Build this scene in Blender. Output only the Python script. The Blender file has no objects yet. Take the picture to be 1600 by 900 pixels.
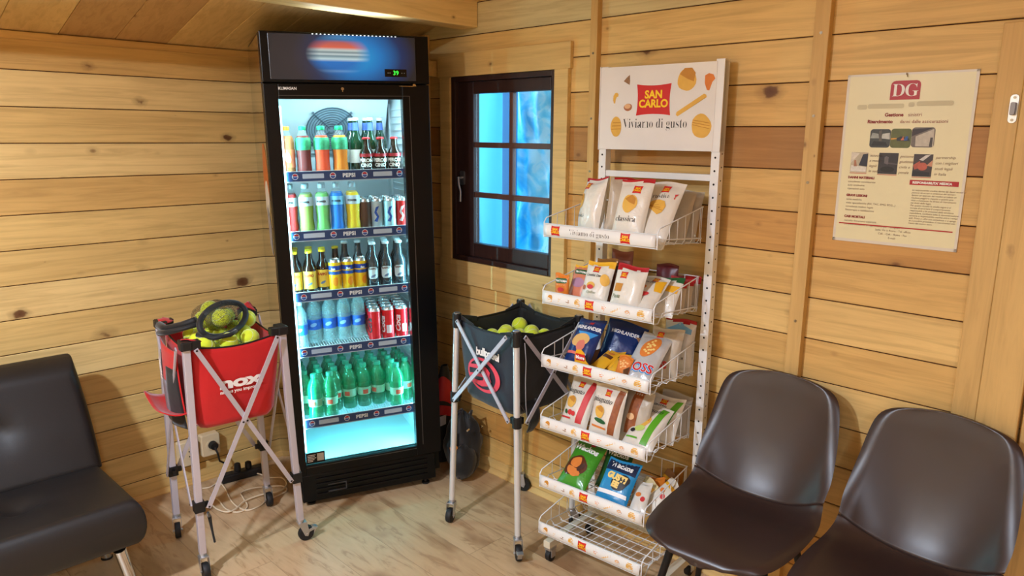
import bpy, bmesh, math, random
from math import sin, cos, pi, radians as RAD
from mathutils import Vector, Matrix, Euler, noise

SC = bpy.context.scene
COL = SC.collection
R = random.Random(7)

# ------------------------------------------------------------------ camera
def make_camera():
    yaw, pitch, roll = 0.78806, -0.20553, 0.00812
    f = Vector((sin(yaw) * cos(pitch), cos(yaw) * cos(pitch), sin(pitch)))
    r = Vector((cos(yaw), -sin(yaw), 0.0))
    u = r.cross(f)
    rr = r * cos(roll) + u * sin(roll)
    uu = u * cos(roll) - r * sin(roll)
    cd = bpy.data.cameras.new('camera')
    cd.sensor_width = 36.0
    cd.lens = 36.0 * 1150.07 / 1600.0
    cd.clip_start = 0.02
    o = bpy.data.objects.new('camera', cd)
    m = Matrix.Identity(4)
    for i in range(3):
        m[i][0], m[i][1], m[i][2] = rr[i], uu[i], -f[i]
    m.translation = (-2.2919, -3.2770, 1.5975)
    o.matrix_world = m
    COL.objects.link(o)
    SC.camera = o
make_camera()

SC.view_settings.view_transform = 'Standard'
SC.view_settings.look = 'None'
SC.view_settings.gamma = 1.0
SC.view_settings.use_curve_mapping = False
SC.view_settings.exposure = 0.0
SC.cycles.max_bounces = 8
SC.cycles.transparent_max_bounces = 24
SC.cycles.caustics_reflective = False
SC.cycles.caustics_refractive = False
SC.cycles.sample_clamp_indirect = 6.0

# ------------------------------------------------------------------ light
W = bpy.data.worlds.new('sky'); SC.world = W; W.use_nodes = True
bg = W.node_tree.nodes['Background']
bg.inputs[0].default_value = (0.50, 0.78, 1.0, 1); bg.inputs[1].default_value = 6.8

def area(name, loc, aim, size, power, color, size_y=None, shape=None):
    d = bpy.data.lights.new(name, 'AREA'); d.energy = power; d.color = color
    d.shape = shape or ('RECTANGLE' if size_y else 'DISK'); d.size = size
    if size_y: d.size_y = size_y
    o = bpy.data.objects.new(name, d); o.location = loc
    o.rotation_euler = (Vector(aim) - Vector(loc)).to_track_quat('-Z', 'Y').to_euler()
    COL.objects.link(o); return o

WARM = (0.87, 1.0, 1.20)
LAMP1, FILL_LAMP2, FILL_LAMP3 = 9, 25, 86  # main lamp first; the other two are added fill
SUN = bpy.data.lights.new('outdoor_sun', 'SUN'); SUN.energy = 0.5; SUN.angle = RAD(2); SUN.color = (1, .97, .92)
so = bpy.data.objects.new('outdoor_sun', SUN); so.rotation_euler = (RAD(35), RAD(-25), 0); COL.objects.link(so)
# soft daylight fill added behind the viewer; no door is built there
area('daylight_fill', (-3.45, -3.6, 1.25), (0, -2.0, 1.0), 0.9, 8, (0.80, 0.90, 1.0), size_y=1.7)

# ------------------------------------------------------------------ helpers
def lin(c):
    return tuple(((x / 255.0) / 12.92 if x / 255.0 <= 0.04045 else ((x / 255.0 + 0.055) / 1.055) ** 2.4) for x in c)

class NT:
    def __init__(s, name):
        s.m = bpy.data.materials.new(name); s.m.use_nodes = True
        s.t = s.m.node_tree; s.n = s.t.nodes; s.l = s.t.links
        s.b = s.n['Principled BSDF']
    def node(s, typ, **kw):
        n = s.n.new(typ)
        for k, v in kw.items():
            if k.startswith('i_'):
                n.inputs[int(k[2:]) if k[2:].isdigit() else k[2:]].default_value = v
            else: setattr(n, k, v)
        return n
    def link(s, a, b): s.l.new(a, b)
    def math(s, op, a, b=None, clamp=False):
        n = s.n.new('ShaderNodeMath'); n.operation = op; n.use_clamp = clamp
        for i, v in enumerate((a, b)):
            if v is None: continue
            if isinstance(v, (int, float)): n.inputs[i].default_value = v
            else: s.link(v, n.inputs[i])
        return n.outputs[0]
    def mix(s, fac, a, b, mode='MIX'):
        n = s.n.new('ShaderNodeMix'); n.data_type = 'RGBA'; n.blend_type = mode
        for i, v in ((0, fac), (6, a), (7, b)):
            if isinstance(v, (int, float)): n.inputs[i].default_value = v
            elif isinstance(v, tuple): n.inputs[i].default_value = (*v[:3], 1)
            else: s.link(v, n.inputs[i])
        return n.outputs[2]
    def ramp(s, fac, stops, interp='LINEAR'):
        n = s.n.new('ShaderNodeValToRGB'); e = n.color_ramp; e.interpolation = interp
        while len(e.elements) < len(stops): e.elements.new(0.5)
        for el, (p, c) in zip(e.elements, stops):
            el.position = p; el.color = (*c[:3], 1)
        s.link(fac, n.inputs[0]); return n.outputs[0]

MATS = {}
def pm(name, rgb, rough=0.5, metal=0.0, alpha=1.0, var=0.06, bump=0.0, bscale=60, coat=0.0, sheen=0.0, spec=0.5, trans=0.0, scale=9, emit=0.0, ior=1.45):
    """plain painted / plastic / metal / fabric surface with a little procedural mottling"""
    if name in MATS: return MATS[name]
    s = NT(name); c = lin(rgb)
    tc = s.node('ShaderNodeTexCoord')
    no = s.node('ShaderNodeTexNoise', i_Scale=scale, i_Detail=4.0); s.link(tc.outputs['Object'], no.inputs['Vector'])
    lo = tuple(max(0, x * (1 - var)) for x in c); hi = tuple(min(1, x * (1 + var)) for x in c)
    s.link(s.mix(no.outputs[0], lo, hi), s.b.inputs['Base Color'])
    s.b.inputs['Roughness'].default_value = rough; s.b.inputs['Metallic'].default_value = metal
    s.b.inputs['Alpha'].default_value = alpha; s.b.inputs['Coat Weight'].default_value = coat
    s.b.inputs['Specular IOR Level'].default_value = spec; s.b.inputs['IOR'].default_value = ior
    s.b.inputs['Transmission Weight'].default_value = trans
    if sheen: s.b.inputs['Sheen Weight'].default_value = sheen
    if emit:
        s.b.inputs['Emission Color'].default_value = (*c, 1); s.b.inputs['Emission Strength'].default_value = emit
    if bump:
        n2 = s.node('ShaderNodeTexNoise', i_Scale=bscale, i_Detail=5.0); s.link(tc.outputs['Object'], n2.inputs['Vector'])
        bp = s.node('ShaderNodeBump', i_Strength=bump, i_Distance=0.01); s.link(n2.outputs[0], bp.inputs['Height'])
        s.link(bp.outputs[0], s.b.inputs['Normal'])
    MATS[name] = s.m; return s.m

def wood(name, along, tones, z0=None, B=0.133, across='z', rough=0.55, knots=1.0, grain=1.0, seg=0.0, bump=0.15, dark=0.62):
    """softwood boards: tone per board, stretched grain, knots with rings"""
    s = NT(name); tc = s.node('ShaderNodeTexCoord'); sp = s.node('ShaderNodeSeparateXYZ'); s.link(tc.outputs['Object'], sp.inputs[0])
    ax = {'x': 0, 'y': 1, 'z': 2}
    A = sp.outputs[ax[along]]; C = sp.outputs[ax[across]]
    third = sp.outputs[[i for i in range(3) if i not in (ax[along], ax[across])][0]]
    idx = s.math('FLOOR', s.math('DIVIDE', s.math('SUBTRACT', C, z0), B)) if z0 is not None else s.math('MULTIPLY', C, 0.0)
    if z0 is not None and seg:
        sg = s.math('FLOOR', s.math('DIVIDE', s.math('ADD', A, s.math('MULTIPLY', idx, seg * 0.37)), seg))
        idn = s.math('ADD', idx, s.math('MULTIPLY', sg, 13.7))
    else: idn = idx
    wn = s.node('ShaderNodeTexWhiteNoise', noise_dimensions='1D'); s.link(idn, wn.inputs['W'])
    off = s.math('MULTIPLY', wn.outputs[0], 9.0)
    A2 = s.math('ADD', A, off)
    # base tone
    if z0 is not None and isinstance(tones, dict):
        lo, hi = tones['range']; n = hi - lo
        fac = s.math('DIVIDE', s.math('ADD', s.math('SUBTRACT', idx, lo), 0.5), float(n))
        st = [(i / n, lin(c)) for i, c in enumerate(tones['cols'])]
        base = s.ramp(fac, st, 'CONSTANT')
    else:
        st = [(i / max(1, len(tones) - 1), lin(c)) for i, c in enumerate(tones)]
        base = s.ramp(wn.outputs[0], st)
    cv = s.node('ShaderNodeCombineXYZ'); s.link(s.math('MULTIPLY', A2, 1.3), cv.inputs[0]); s.link(s.math('MULTIPLY', C, 26.0), cv.inputs[1]); s.link(s.math('MULTIPLY', third, 26.0), cv.inputs[2])
    g1 = s.node('ShaderNodeTexNoise', i_Scale=1.6, i_Detail=7.0, i_Distortion=0.9, i_Roughness=0.62); s.link(cv.outputs[0], g1.inputs['Vector'])
    gf = s.ramp(g1.outputs[0], [(0.36, (1, 1, 1)), (0.52, (0.25, 0.25, 0.25)), (0.60, (0, 0, 0)), (0.8, (0.5, 0.5, 0.5))])
    cl = s.node('ShaderNodeCombineXYZ'); s.link(s.math('MULTIPLY', A2, 2.2), cl.inputs[0]); s.link(s.math('MULTIPLY', C, 6.0), cl.inputs[1]); s.link(idn, cl.inputs[2])
    g2 = s.node('ShaderNodeTexNoise', i_Scale=1.0, i_Detail=3.0); s.link(cl.outputs[0], g2.inputs['Vector'])
    darker = s.mix(1.0, base, (dark, dark * 0.90, dark * 0.78), 'MULTIPLY')
    col = s.mix(s.math('MULTIPLY', gf, 0.58 * grain), base, darker)
    blot = s.ramp(g2.outputs[0], [(0.35, (0, 0, 0)), (0.7, (1, 1, 1))])
    col = s.mix(s.math('MULTIPLY', blot, 0.35 * grain), col, darker)
    if knots:
        kv = s.node('ShaderNodeCombineXYZ'); s.link(s.math('MULTIPLY', A2, 3.6), kv.inputs[0]); s.link(s.math('MULTIPLY', C, 5.4), kv.inputs[1]); s.link(s.math('MULTIPLY', idn, 3.17), kv.inputs[2])
        dn = s.node('ShaderNodeTexNoise', i_Scale=9.0, i_Detail=2.0); s.link(kv.outputs[0], dn.inputs['Vector'])
        dv = s.node('ShaderNodeVectorMath', operation='ADD'); s.link(kv.outputs[0], dv.inputs[0])
        ds = s.node('ShaderNodeVectorMath', operation='SCALE'); s.link(dn.outputs[1], ds.inputs[0]); ds.inputs['Scale'].default_value = 0.10; s.link(ds.outputs[0], dv.inputs[1])
        vo = s.node('ShaderNodeTexVoronoi', voronoi_dimensions='3D', i_Scale=1.0); s.link(dv.outputs[0], vo.inputs['Vector'])
        cs = s.node('ShaderNodeSeparateColor'); s.link(vo.outputs['Color'], cs.inputs[0])
        size = s.math('MULTIPLY', s.math('POWER', cs.outputs[0], 2.0), 0.12 * knots)
        rel = s.math('DIVIDE', vo.outputs['Distance'], s.math('ADD', size, 0.008))
        kf = s.ramp(s.math('MULTIPLY', rel, 0.4, True), [(0.0, (1, 1, 1)), (0.30, (0.9, 0.9, 0.9)), (0.42, (0.35, 0.35, 0.35)), (0.8, (0, 0, 0))])
        col = s.mix(kf, col, lin((92, 50, 22)))
        k2 = s.node('ShaderNodeCombineXYZ'); s.link(s.math('MULTIPLY', A2, 7.0), k2.inputs[0]); s.link(s.math('MULTIPLY', C, 10.5), k2.inputs[1]); s.link(s.math('MULTIPLY', idn, 5.71), k2.inputs[2])
        v2 = s.node('ShaderNodeTexVoronoi', voronoi_dimensions='3D', i_Scale=1.0); s.link(k2.outputs[0], v2.inputs['Vector'])
        c2 = s.node('ShaderNodeSeparateColor'); s.link(v2.outputs['Color'], c2.inputs[0])
        r2 = s.math('DIVIDE', v2.outputs['Distance'], s.math('ADD', s.math('MULTIPLY', s.math('POWER', c2.outputs[1], 3.0), 0.10 * knots), 0.004))
        kf2 = s.ramp(s.math('MULTIPLY', r2, 0.4, True), [(0.0, (.95, .95, .95)), (0.30, (0.6, 0.6, 0.6)), (0.45, (0.22, 0.22, 0.22)), (0.95, (0, 0, 0))])
        col = s.mix(kf2, col, lin((104, 60, 28)))
    col = s.mix(1.0, col, (0.97, 0.94, 0.72), 'MULTIPLY')
    s.link(col, s.b.inputs['Base Color'])
    s.b.inputs['Roughness'].default_value = rough
    bp = s.node('ShaderNodeBump', i_Strength=bump, i_Distance=0.003); s.link(g1.outputs[0], bp.inputs['Height']); s.link(bp.outputs[0], s.b.inputs['Normal'])
    MATS[name] = s.m; return s.m

def smoothstep(t): t = max(0, min(1, t)); return t * t * (3 - 2 * t)

_text_cache = {}
def text2d(body, size=1.0, bold=0.0, align='CENTER', shear=0.0, space=1.0, res=3):
    """lettering as flat 2D polygons"""
    key = (body, size, bold, align, shear, space)
    if key in _text_cache: return _text_cache[key]
    c = bpy.data.curves.new('lettering', 'FONT'); c.body = body; c.size = size; c.offset = bold; c.align_x = align
    c.shear = shear; c.space_character = space; c.resolution_u = res
    o = bpy.data.objects.new('lettering', c); COL.objects.link(o)
    dg = bpy.context.evaluated_depsgraph_get(); dg.update()
    m = o.evaluated_get(dg).to_mesh()
    v = [(p.co.x, p.co.y) for p in m.vertices]; f = [tuple(p.vertices) for p in m.polygons]
    # make every polygon face +Z
    out = []
    for p in f:
        a = sum(v[p[i]][0] * v[p[(i + 1) % len(p)]][1] - v[p[(i + 1) % len(p)]][0] * v[p[i]][1] for i in range(len(p)))
        out.append(p if a > 0 else tuple(reversed(p)))
    o.evaluated_get(dg).to_mesh_clear()
    bpy.data.objects.remove(o); bpy.data.curves.remove(c)
    _text_cache[key] = (v, out); return v, out

def serif(t, bold=True):
    """mathematical-alphabet letters give the serif forms"""
    r = ''
    for ch in t:
        if bold:
            if 'A' <= ch <= 'Z': r += chr(0x1D400 + ord(ch) - 65); continue
            if 'a' <= ch <= 'z': r += chr(0x1D41A + ord(ch) - 97); continue
        else:
            if ch == 'h': r += '\u210e'; continue
            if 'A' <= ch <= 'Z': r += chr(0x1D434 + ord(ch) - 65); continue
            if 'a' <= ch <= 'z': r += chr(0x1D44E + ord(ch) - 97); continue
        r += ch
    return r

class MB:
    """collects geometry and links it as ONE mesh object"""
    def __init__(s): s.v = []; s.f = []; s.mi = []; s.X = Matrix.Identity(4)
    def add(s, vs, fs, mi=0):
        b = len(s.v); s.v += [tuple(s.X @ Vector(p)) for p in vs]
        s.f += [tuple(i + b for i in p) for p in fs]; s.mi += [mi] * len(fs); return s
    def box(s, x0, x1, y0, y1, z0, z1, mi=0):
        vs = [(x0, y0, z0), (x1, y0, z0), (x1, y1, z0), (x0, y1, z0), (x0, y0, z1), (x1, y0, z1), (x1, y1, z1), (x0, y1, z1)]
        return s.add(vs, [(0, 3, 2, 1), (4, 5, 6, 7), (0, 1, 5, 4), (1, 2, 6, 5), (2, 3, 7, 6), (3, 0, 4, 7)], mi)
    def bar(s, p, q, w, d, mi=0, up=(0, 0, 1)):
        """rectangular bar from p to q; w along side, d along the other"""
        p, q = Vector(p), Vector(q); t = (q - p).normalized(); u = Vector(up)
        a = t.cross(u)
        if a.length < 1e-4: a = t.cross(Vector((1, 0, 0)))
        a.normalize(); b = a.cross(t).normalized()
        vs = []
        for c in (p, q):
            for sx, sy in ((-1, -1), (1, -1), (1, 1), (-1, 1)):
                vs.append(c + a * (sx * w / 2) + b * (sy * d / 2))
        return s.add(vs, [(0, 3, 2, 1), (4, 5, 6, 7), (0, 1, 5, 4), (1, 2, 6, 5), (2, 3, 7, 6), (3, 0, 4, 7)], mi)
    def tube(s, pts, r, seg=8, mi=0, cap=True, closed=False):
        pts = [Vector(p) for p in pts]; n = len(pts); vs = []; fs = []
        rs = r if isinstance(r, (list, tuple)) else [r] * n
        prev = None
        for i, c in enumerate(pts):
            if closed: t = (pts[(i + 1) % n] - pts[i - 1])
            else: t = pts[min(i + 1, n - 1)] - pts[max(i - 1, 0)]
            t.normalize()
            if prev is None:
                a = t.cross(Vector((0, 0, 1)));
                if a.length < 1e-3: a = t.cross(Vector((1, 0, 0)))
            else:
                a = prev - t * prev.dot(t)
            a.normalize(); prev = a; b = t.cross(a)
            for k in range(seg):
                an = 2 * pi * k / seg
                vs.append(c + (a * cos(an) + b * sin(an)) * rs[i])
        for i in range(n if closed else n - 1):
            j = (i + 1) % n
            for k in range(seg):
                fs.append((i * seg + k, i * seg + (k + 1) % seg, j * seg + (k + 1) % seg, j * seg + k))
        if cap and not closed:
            fs.append(tuple(range(seg - 1, -1, -1))); fs.append(tuple((n - 1) * seg + k for k in range(seg)))
        return s.add(vs, fs, mi)
    def lathe(s, prof, seg=20, c=(0, 0, 0), mi=0, close=True):
        vs = []; fs = []
        for r, z in prof:
            for k in range(seg):
                an = 2 * pi * k / seg; vs.append((c[0] + r * cos(an), c[1] + r * sin(an), c[2] + z))
        for i in range(len(prof) - 1):
            for k in range(seg):
                fs.append((i * seg + k, i * seg + (k + 1) % seg, (i + 1) * seg + (k + 1) % seg, (i + 1) * seg + k))
        if close:
            if prof[0][0] > 1e-5: fs.append(tuple(range(seg - 1, -1, -1)))
            if prof[-1][0] > 1e-5: fs.append(tuple((len(prof) - 1) * seg + k for k in range(seg)))
        return s.add(vs, fs, mi)
    def disc(s, c, r, h, axis='y', seg=24, mi=0, r2=None):
        """short cylinder centred at c along an axis"""
        vs = []; r2 = r if r2 is None else r2
        for e, rad in ((-h / 2, r), (h / 2, r2)):
            for k in range(seg):
                an = 2 * pi * k / seg; a, b = rad * cos(an), rad * sin(an)
                vs.append({'x': (c[0] + e, c[1] + a, c[2] + b), 'y': (c[0] + b, c[1] + e, c[2] + a), 'z': (c[0] + a, c[1] + b, c[2] + e)}[axis])
        fs = [(k, (k + 1) % seg, seg + (k + 1) % seg, seg + k) for k in range(seg)]
        fs += [tuple(range(seg - 1, -1, -1)), tuple(range(seg, 2 * seg))]
        return s.add(vs, fs, mi)
    def grid(s, fn, nu, nv, mi=0, wrap=False):
        vs = [fn(i / (nu - (0 if wrap else 1)), j / (nv - 1)) for j in range(nv) for i in range(nu)]
        fs = []
        for j in range(nv - 1):
            for i in range(nu if wrap else nu - 1):
                k = (i + 1) % nu
                fs.append((j * nu + i, j * nu + k, (j + 1) * nu + k, (j + 1) * nu + i))
        return s.add(vs, fs, mi)
    def prism(s, poly, y0, y1, mi=0, plane='xz'):
        """extrude a 2D outline; plane xz extrudes along y, xy along z, yz along x"""
        n = len(poly)
        def P(a, b, e): return {'xz': (a, e, b), 'xy': (a, b, e), 'yz': (e, a, b)}[plane]
        vs = [P(a, b, y0) for a, b in poly] + [P(a, b, y1) for a, b in poly]
        fs = [(i, (i + 1) % n, n + (i + 1) % n, n + i) for i in range(n)] + [tuple(range(n - 1, -1, -1)), tuple(range(n, 2 * n))]
        return s.add(vs, fs, mi)
    def flat(s, fn, vf, mi=0):
        """2D polygons mapped by fn(x,y)->3D"""
        v, f = vf; return s.add([fn(x, y) for x, y in v], f, mi)
    def build(s, name, mats, parent=None, smooth=None, bevel=0, bseg=2, subsurf=0, solidify=0, fixn=True):
        me = bpy.data.meshes.new(name); me.from_pydata(s.v, [], s.f)
        if not isinstance(mats, (list, tuple)): mats = [mats]
        for m in mats: me.materials.append(m)
        for p, i in zip(me.polygons, s.mi): p.material_index = min(i, len(mats) - 1)
        if fixn:
            bm = bmesh.new(); bm.from_mesh(me); bmesh.ops.recalc_face_normals(bm, faces=bm.faces); bm.to_mesh(me); bm.free()
        me.update()
        if smooth:
            for p in me.polygons: p.use_smooth = True
            if smooth < 179: me.set_sharp_from_angle(angle=RAD(smooth))
        o = bpy.data.objects.new(name, me); COL.objects.link(o)
        if parent: o.parent = parent
        if solidify:
            md = o.modifiers.new('thickness', 'SOLIDIFY'); md.thickness = solidify; md.offset = 0
        if bevel:
            md = o.modifiers.new('bevel', 'BEVEL'); md.width = bevel; md.segments = bseg; md.limit_method = 'ANGLE'; md.angle_limit = RAD(40)
        if subsurf:
            md = o.modifiers.new('subdivision', 'SUBSURF'); md.levels = subsurf; md.render_levels = subsurf
        return o

def tag(o, label=None, cat=None, group=None, kind=None):
    if label: o['label'] = label
    if cat: o['category'] = cat
    if group: o['group'] = group
    if kind: o['kind'] = kind
    return o
def thing(name, label, cat, loc=(0, 0, 0), rz=0.0, group=None, mat=None):
    o = bpy.data.objects.new(name, None); o.empty_display_size = 0.05
    COL.objects.link(o)
    if mat is not None: o.matrix_world = mat
    else: o.location = loc; o.rotation_euler = (0, 0, rz)
    return tag(o, label, cat, group)
KIDS = {}
def copy_tree(o, parent=None):
    c = o.copy(); COL.objects.link(c); c.parent = parent
    for ch in [x for x in bpy.data.objects if x.parent == o]: copy_tree(ch, c)
    return c
def structure(o): o['kind'] = 'structure'; return o
def rrect(x0, x1, y0, y1, r, n=5):
    pts = []
    for cx, cy, a0 in ((x1 - r, y1 - r, 0), (x0 + r, y1 - r, 90), (x0 + r, y0 + r, 180), (x1 - r, y0 + r, 270)):
        for k in range(n + 1):
            a = RAD(a0 + 90 * k / n); pts.append((cx + r * cos(a), cy + r * sin(a)))
    return pts
def ell(cx, cy, rx, ry, n=20, rot=0.0, wob=0.0, seed=0):
    q = random.Random(seed); ph = [q.uniform(0, 6.28) for _ in range(3)]
    out = []
    for k in range(n):
        a = 2 * pi * k / n; w = 1 + wob * (sin(2 * a + ph[0]) + 0.6 * sin(3 * a + ph[1]) + 0.4 * sin(5 * a + ph[2]))
        x, y = rx * cos(a) * w, ry * sin(a) * w
        out.append((cx + x * cos(rot) - y * sin(rot), cy + x * sin(rot) + y * cos(rot)))
    return out
def polyfaces(poly, step=0.0):
    """triangulated outline, subdivided when it has to follow a curved surface"""
    bm = bmesh.new(); vs = [bm.verts.new((x, y, 0)) for x, y in poly]; bm.faces.new(vs)
    bmesh.ops.triangulate(bm, faces=bm.faces[:])
    if step:
        for _ in range(5):
            es = [e for e in bm.edges if e.calc_length() > step]
            if not es: break
            bmesh.ops.subdivide_edges(bm, edges=es, cuts=1)
            bmesh.ops.triangulate(bm, faces=[f for f in bm.faces if len(f.verts) > 3])
    bm.verts.index_update()
    v = [(a.co.x, a.co.y) for a in bm.verts]; f = []
    for p in bm.faces:
        t = tuple(a.index for a in p.verts); ar = sum(v[t[i]][0] * v[t[(i + 1) % len(t)]][1] - v[t[(i + 1) % len(t)]][0] * v[t[i]][1] for i in range(len(t)))
        f.append(t if ar > 0 else tuple(reversed(t)))
    bm.free(); return v, f
# ------------------------------------------------------------------ wood tones
B = 0.133
ZL = (2.9497 + 11.71) * B        # a joint height of the back wall boards
ZR = (2.5388 + 11.71) * B        # a joint height of the right wall boards
Lt = (238, 204, 148); Md = (228, 188, 128); Or = (212, 162, 100); Gy = (222, 208, 176); Dk = (186, 136, 82)
nL = 16
zl0 = ZL - 15 * B
Me = (224, 186, 128); Mb = (232, 200, 144); Lb = (242, 214, 164)
backc = [Mb, Mb, Me, Mb, Me, Lb, Mb, Lb, Mb, Mb, Me, Lb, Mb, Lb, Me, Lb]   # from the floor up
wd_back = wood('back_wall_pine', 'x', {'range': (0, 16), 'cols': backc}, z0=zl0, seg=0)
zr0 = ZR - 14 * B
rightc = [Md, Or, Md, Lt, Md, Md, Lt, Md, Lt, Md, Or, Or, Lt, Lt, Md, Lt, Gy, Lt, Lt, Md]
rightc = [Md, Or, Md, Md, Md, Lt, Md, Lt, Md, Or, Md, Dk, Md, Lt, Lt, Gy, Lt, Md, Lt, Md]
wd_right = wood('right_wall_pine', 'y', {'range': (0, 20), 'cols': rightc}, z0=zr0, seg=0)
wd_trim = wood('trim_pine_upright', 'z', [(228, 192, 138), (220, 182, 126)], across='y', grain=0.8, knots=0.7)
wd_trimh = wood('trim_pine_level', 'y', [(236, 206, 156), (228, 192, 136)], across='z', grain=0.8, knots=0.9)
wd_trimx = wood('trim_pine_long', 'x', [(230, 192, 134), (222, 180, 122)], across='z', grain=0.8, knots=0.9)
wd_beam = wood('beam_pine', 'x', [(246, 216, 166), (246, 216, 166)], across='z', grain=0.7, knots=0.8)
wd_ceil = wood('ceiling_pine', 'y', [(238, 208, 164), (166, 108, 72), (240, 212, 168), (232, 200, 154), (244, 216, 174)], z0=-3.625, B=0.1985, across='x', grain=0.8, knots=1.0)
wd_gap = pm('board_joint_shadow_gap', (66, 36, 16), 0.9)

def ceil_z(y): return 1.953 - 0.27 * y if y > -2.6 else 1.953 + 0.27 * 2.6 + 0.27 * (y + 2.6)

# floor ------------------------------------------------------------
def floor_mat():
    s = NT('laminate_floor'); tc = s.node('ShaderNodeTexCoord'); sp = s.node('ShaderNodeSeparateXYZ'); s.link(tc.outputs['Object'], sp.inputs[0])
    x, y = sp.outputs[0], sp.outputs[1]
    ix = s.math('FLOOR', s.math('DIVIDE', x, 0.19))
    w0 = s.node('ShaderNodeTexWhiteNoise', noise_dimensions='1D'); s.link(ix, w0.inputs['W'])
    yy = s.math('ADD', y, s.math('MULTIPLY', w0.outputs[0], 1.3))
    iy = s.math('FLOOR', s.math('DIVIDE', yy, 1.3)); idn = s.math('ADD', ix, s.math('MULTIPLY', iy, 17.3))
    w1 = s.node('ShaderNodeTexWhiteNoise', noise_dimensions='1D'); s.link(idn, w1.inputs['W'])
    base = s.ramp(w1.outputs[0], [(0, lin((198, 166, 126))), (0.5, lin((206, 176, 138))), (1, lin((192, 158, 118)))])
    cv = s.node('ShaderNodeCombineXYZ'); s.link(s.math('MULTIPLY', x, 14), cv.inputs[0]); s.link(s.math('MULTIPLY', yy, 2.6), cv.inputs[1]); s.link(idn, cv.inputs[2])
    g = s.node('ShaderNodeTexNoise', i_Scale=1.5, i_Detail=7.0, i_Distortion=1.6, i_Roughness=0.6); s.link(cv.outputs[0], g.inputs['Vector'])
    gf = s.ramp(g.outputs[0], [(0.38, (0, 0, 0)), (0.56, (0.25, 0.25, 0.25)), (0.64, (1, 1, 1)), (0.72, (0.3, 0.3, 0.3))])
    col = s.mix(s.math('MULTIPLY', gf, 0.52), base, lin((134, 94, 58)))
    c2 = s.node('ShaderNodeCombineXYZ'); s.link(s.math('MULTIPLY', x, 5), c2.inputs[0]); s.link(s.math('MULTIPLY', yy, 2.2), c2.inputs[1]); s.link(idn, c2.inputs[2])
    b2 = s.node('ShaderNodeTexNoise', i_Scale=1.4, i_Detail=3.0); s.link(c2.outputs[0], b2.inputs['Vector'])
    bf = s.ramp(b2.outputs[0], [(0.54, (0, 0, 0)), (0.70, (1, 1, 1))])
    col = s.mix(s.math('MULTIPLY', bf, 0.70), col, lin((132, 92, 58)))
    fx = s.math('FRACT', s.math('DIVIDE', x, 0.19)); fy = s.math('FRACT', s.math('DIVIDE', yy, 1.3))
    e = s.math('MAXIMUM', s.math('LESS_THAN', fx, 0.012), s.math('LESS_THAN', fy, 0.002))
    col = s.mix(s.math('MULTIPLY', e, 0.45), col, lin((90, 60, 36)))
    s.link(col, s.b.inputs['Base Color']); s.b.inputs['Roughness'].default_value = 0.42
    bp = s.node('ShaderNodeBump', i_Strength=0.12, i_Distance=0.002); s.link(g.outputs[0], bp.inputs['Height']); s.link(bp.outputs[0], s.b.inputs['Normal'])
    return s.m
XL, YF = -3.6, -5.2
m = MB(); m.box(XL - .05, 0.12, YF - .05, 0.05, -0.05, 0.0); structure(m.build('floor', floor_mat()))

# back wall ----------------------------------------------------------
m = MB(); g = 0.0017
for k in range(16):
    a, b = zl0 + k * B, zl0 + (k + 1) * B
    a = max(a, -0.02)
    m.box(XL, 0.03, 0.0, 0.03, a + g, b - g, 0)
m.box(XL, 0.06, 0.004, 0.05, -0.02, 2.1, 1)
structure(m.build('wall_back', [wd_back, wd_gap], bevel=0.0018, bseg=1))

# right wall with the window opening ----------------------------------
WY0, WY1, WZ0, WZ1 = -1.245, -0.603, 1.012, 1.852
m = MB()
for k in range(20):
    a, b = max(zr0 + k * B, -0.02) + g, zr0 + (k + 1) * B - g
    if a > 2.64: break
    spans = []
    if b <= WZ0 or a >= WZ1: spans = [(YF, 0.0, a, b)]
    else:
        spans = [(YF, WY0, a, b), (WY1, 0.0, a, b)]
        if a < WZ0: spans.append((WY0, WY1, a, WZ0))
        if b > WZ1: spans.append((WY0, WY1, WZ1, b))
    for y0, y1, p, q in spans: m.box(0.0, 0.03, y0, y1, p, q, 0)
for y0, y1, p, q in ((YF, WY0, -0.02, 2.66), (WY1, 0.04, -0.02, 2.66), (WY0, WY1, -0.02, WZ0), (WY0, WY1, WZ1, 2.66)):
    m.box(0.004, 0.07, y0, y1, p, q, 1)
structure(m.build('wall_right', [wd_right, wd_gap], bevel=0.0018, bseg=1))

# the sides behind the viewer ----------------------------------------
wd_oth = wood('far_wall_pine', 'y', [Lt, Md, Or], z0=0.0, B=B)
wd_oth2 = wood('front_wall_pine', 'x', [Lt, Md, Or], z0=0.0, B=B)
m = MB(); m.box(XL - .05, XL, YF - .05, 0.05, -0.02, 2.7); structure(m.build('wall_left', wd_oth))
m = MB(); m.box(XL - .05, 0.1, YF - .05, YF, -0.02, 2.7); structure(m.build('wall_front', wd_oth2))
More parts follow.
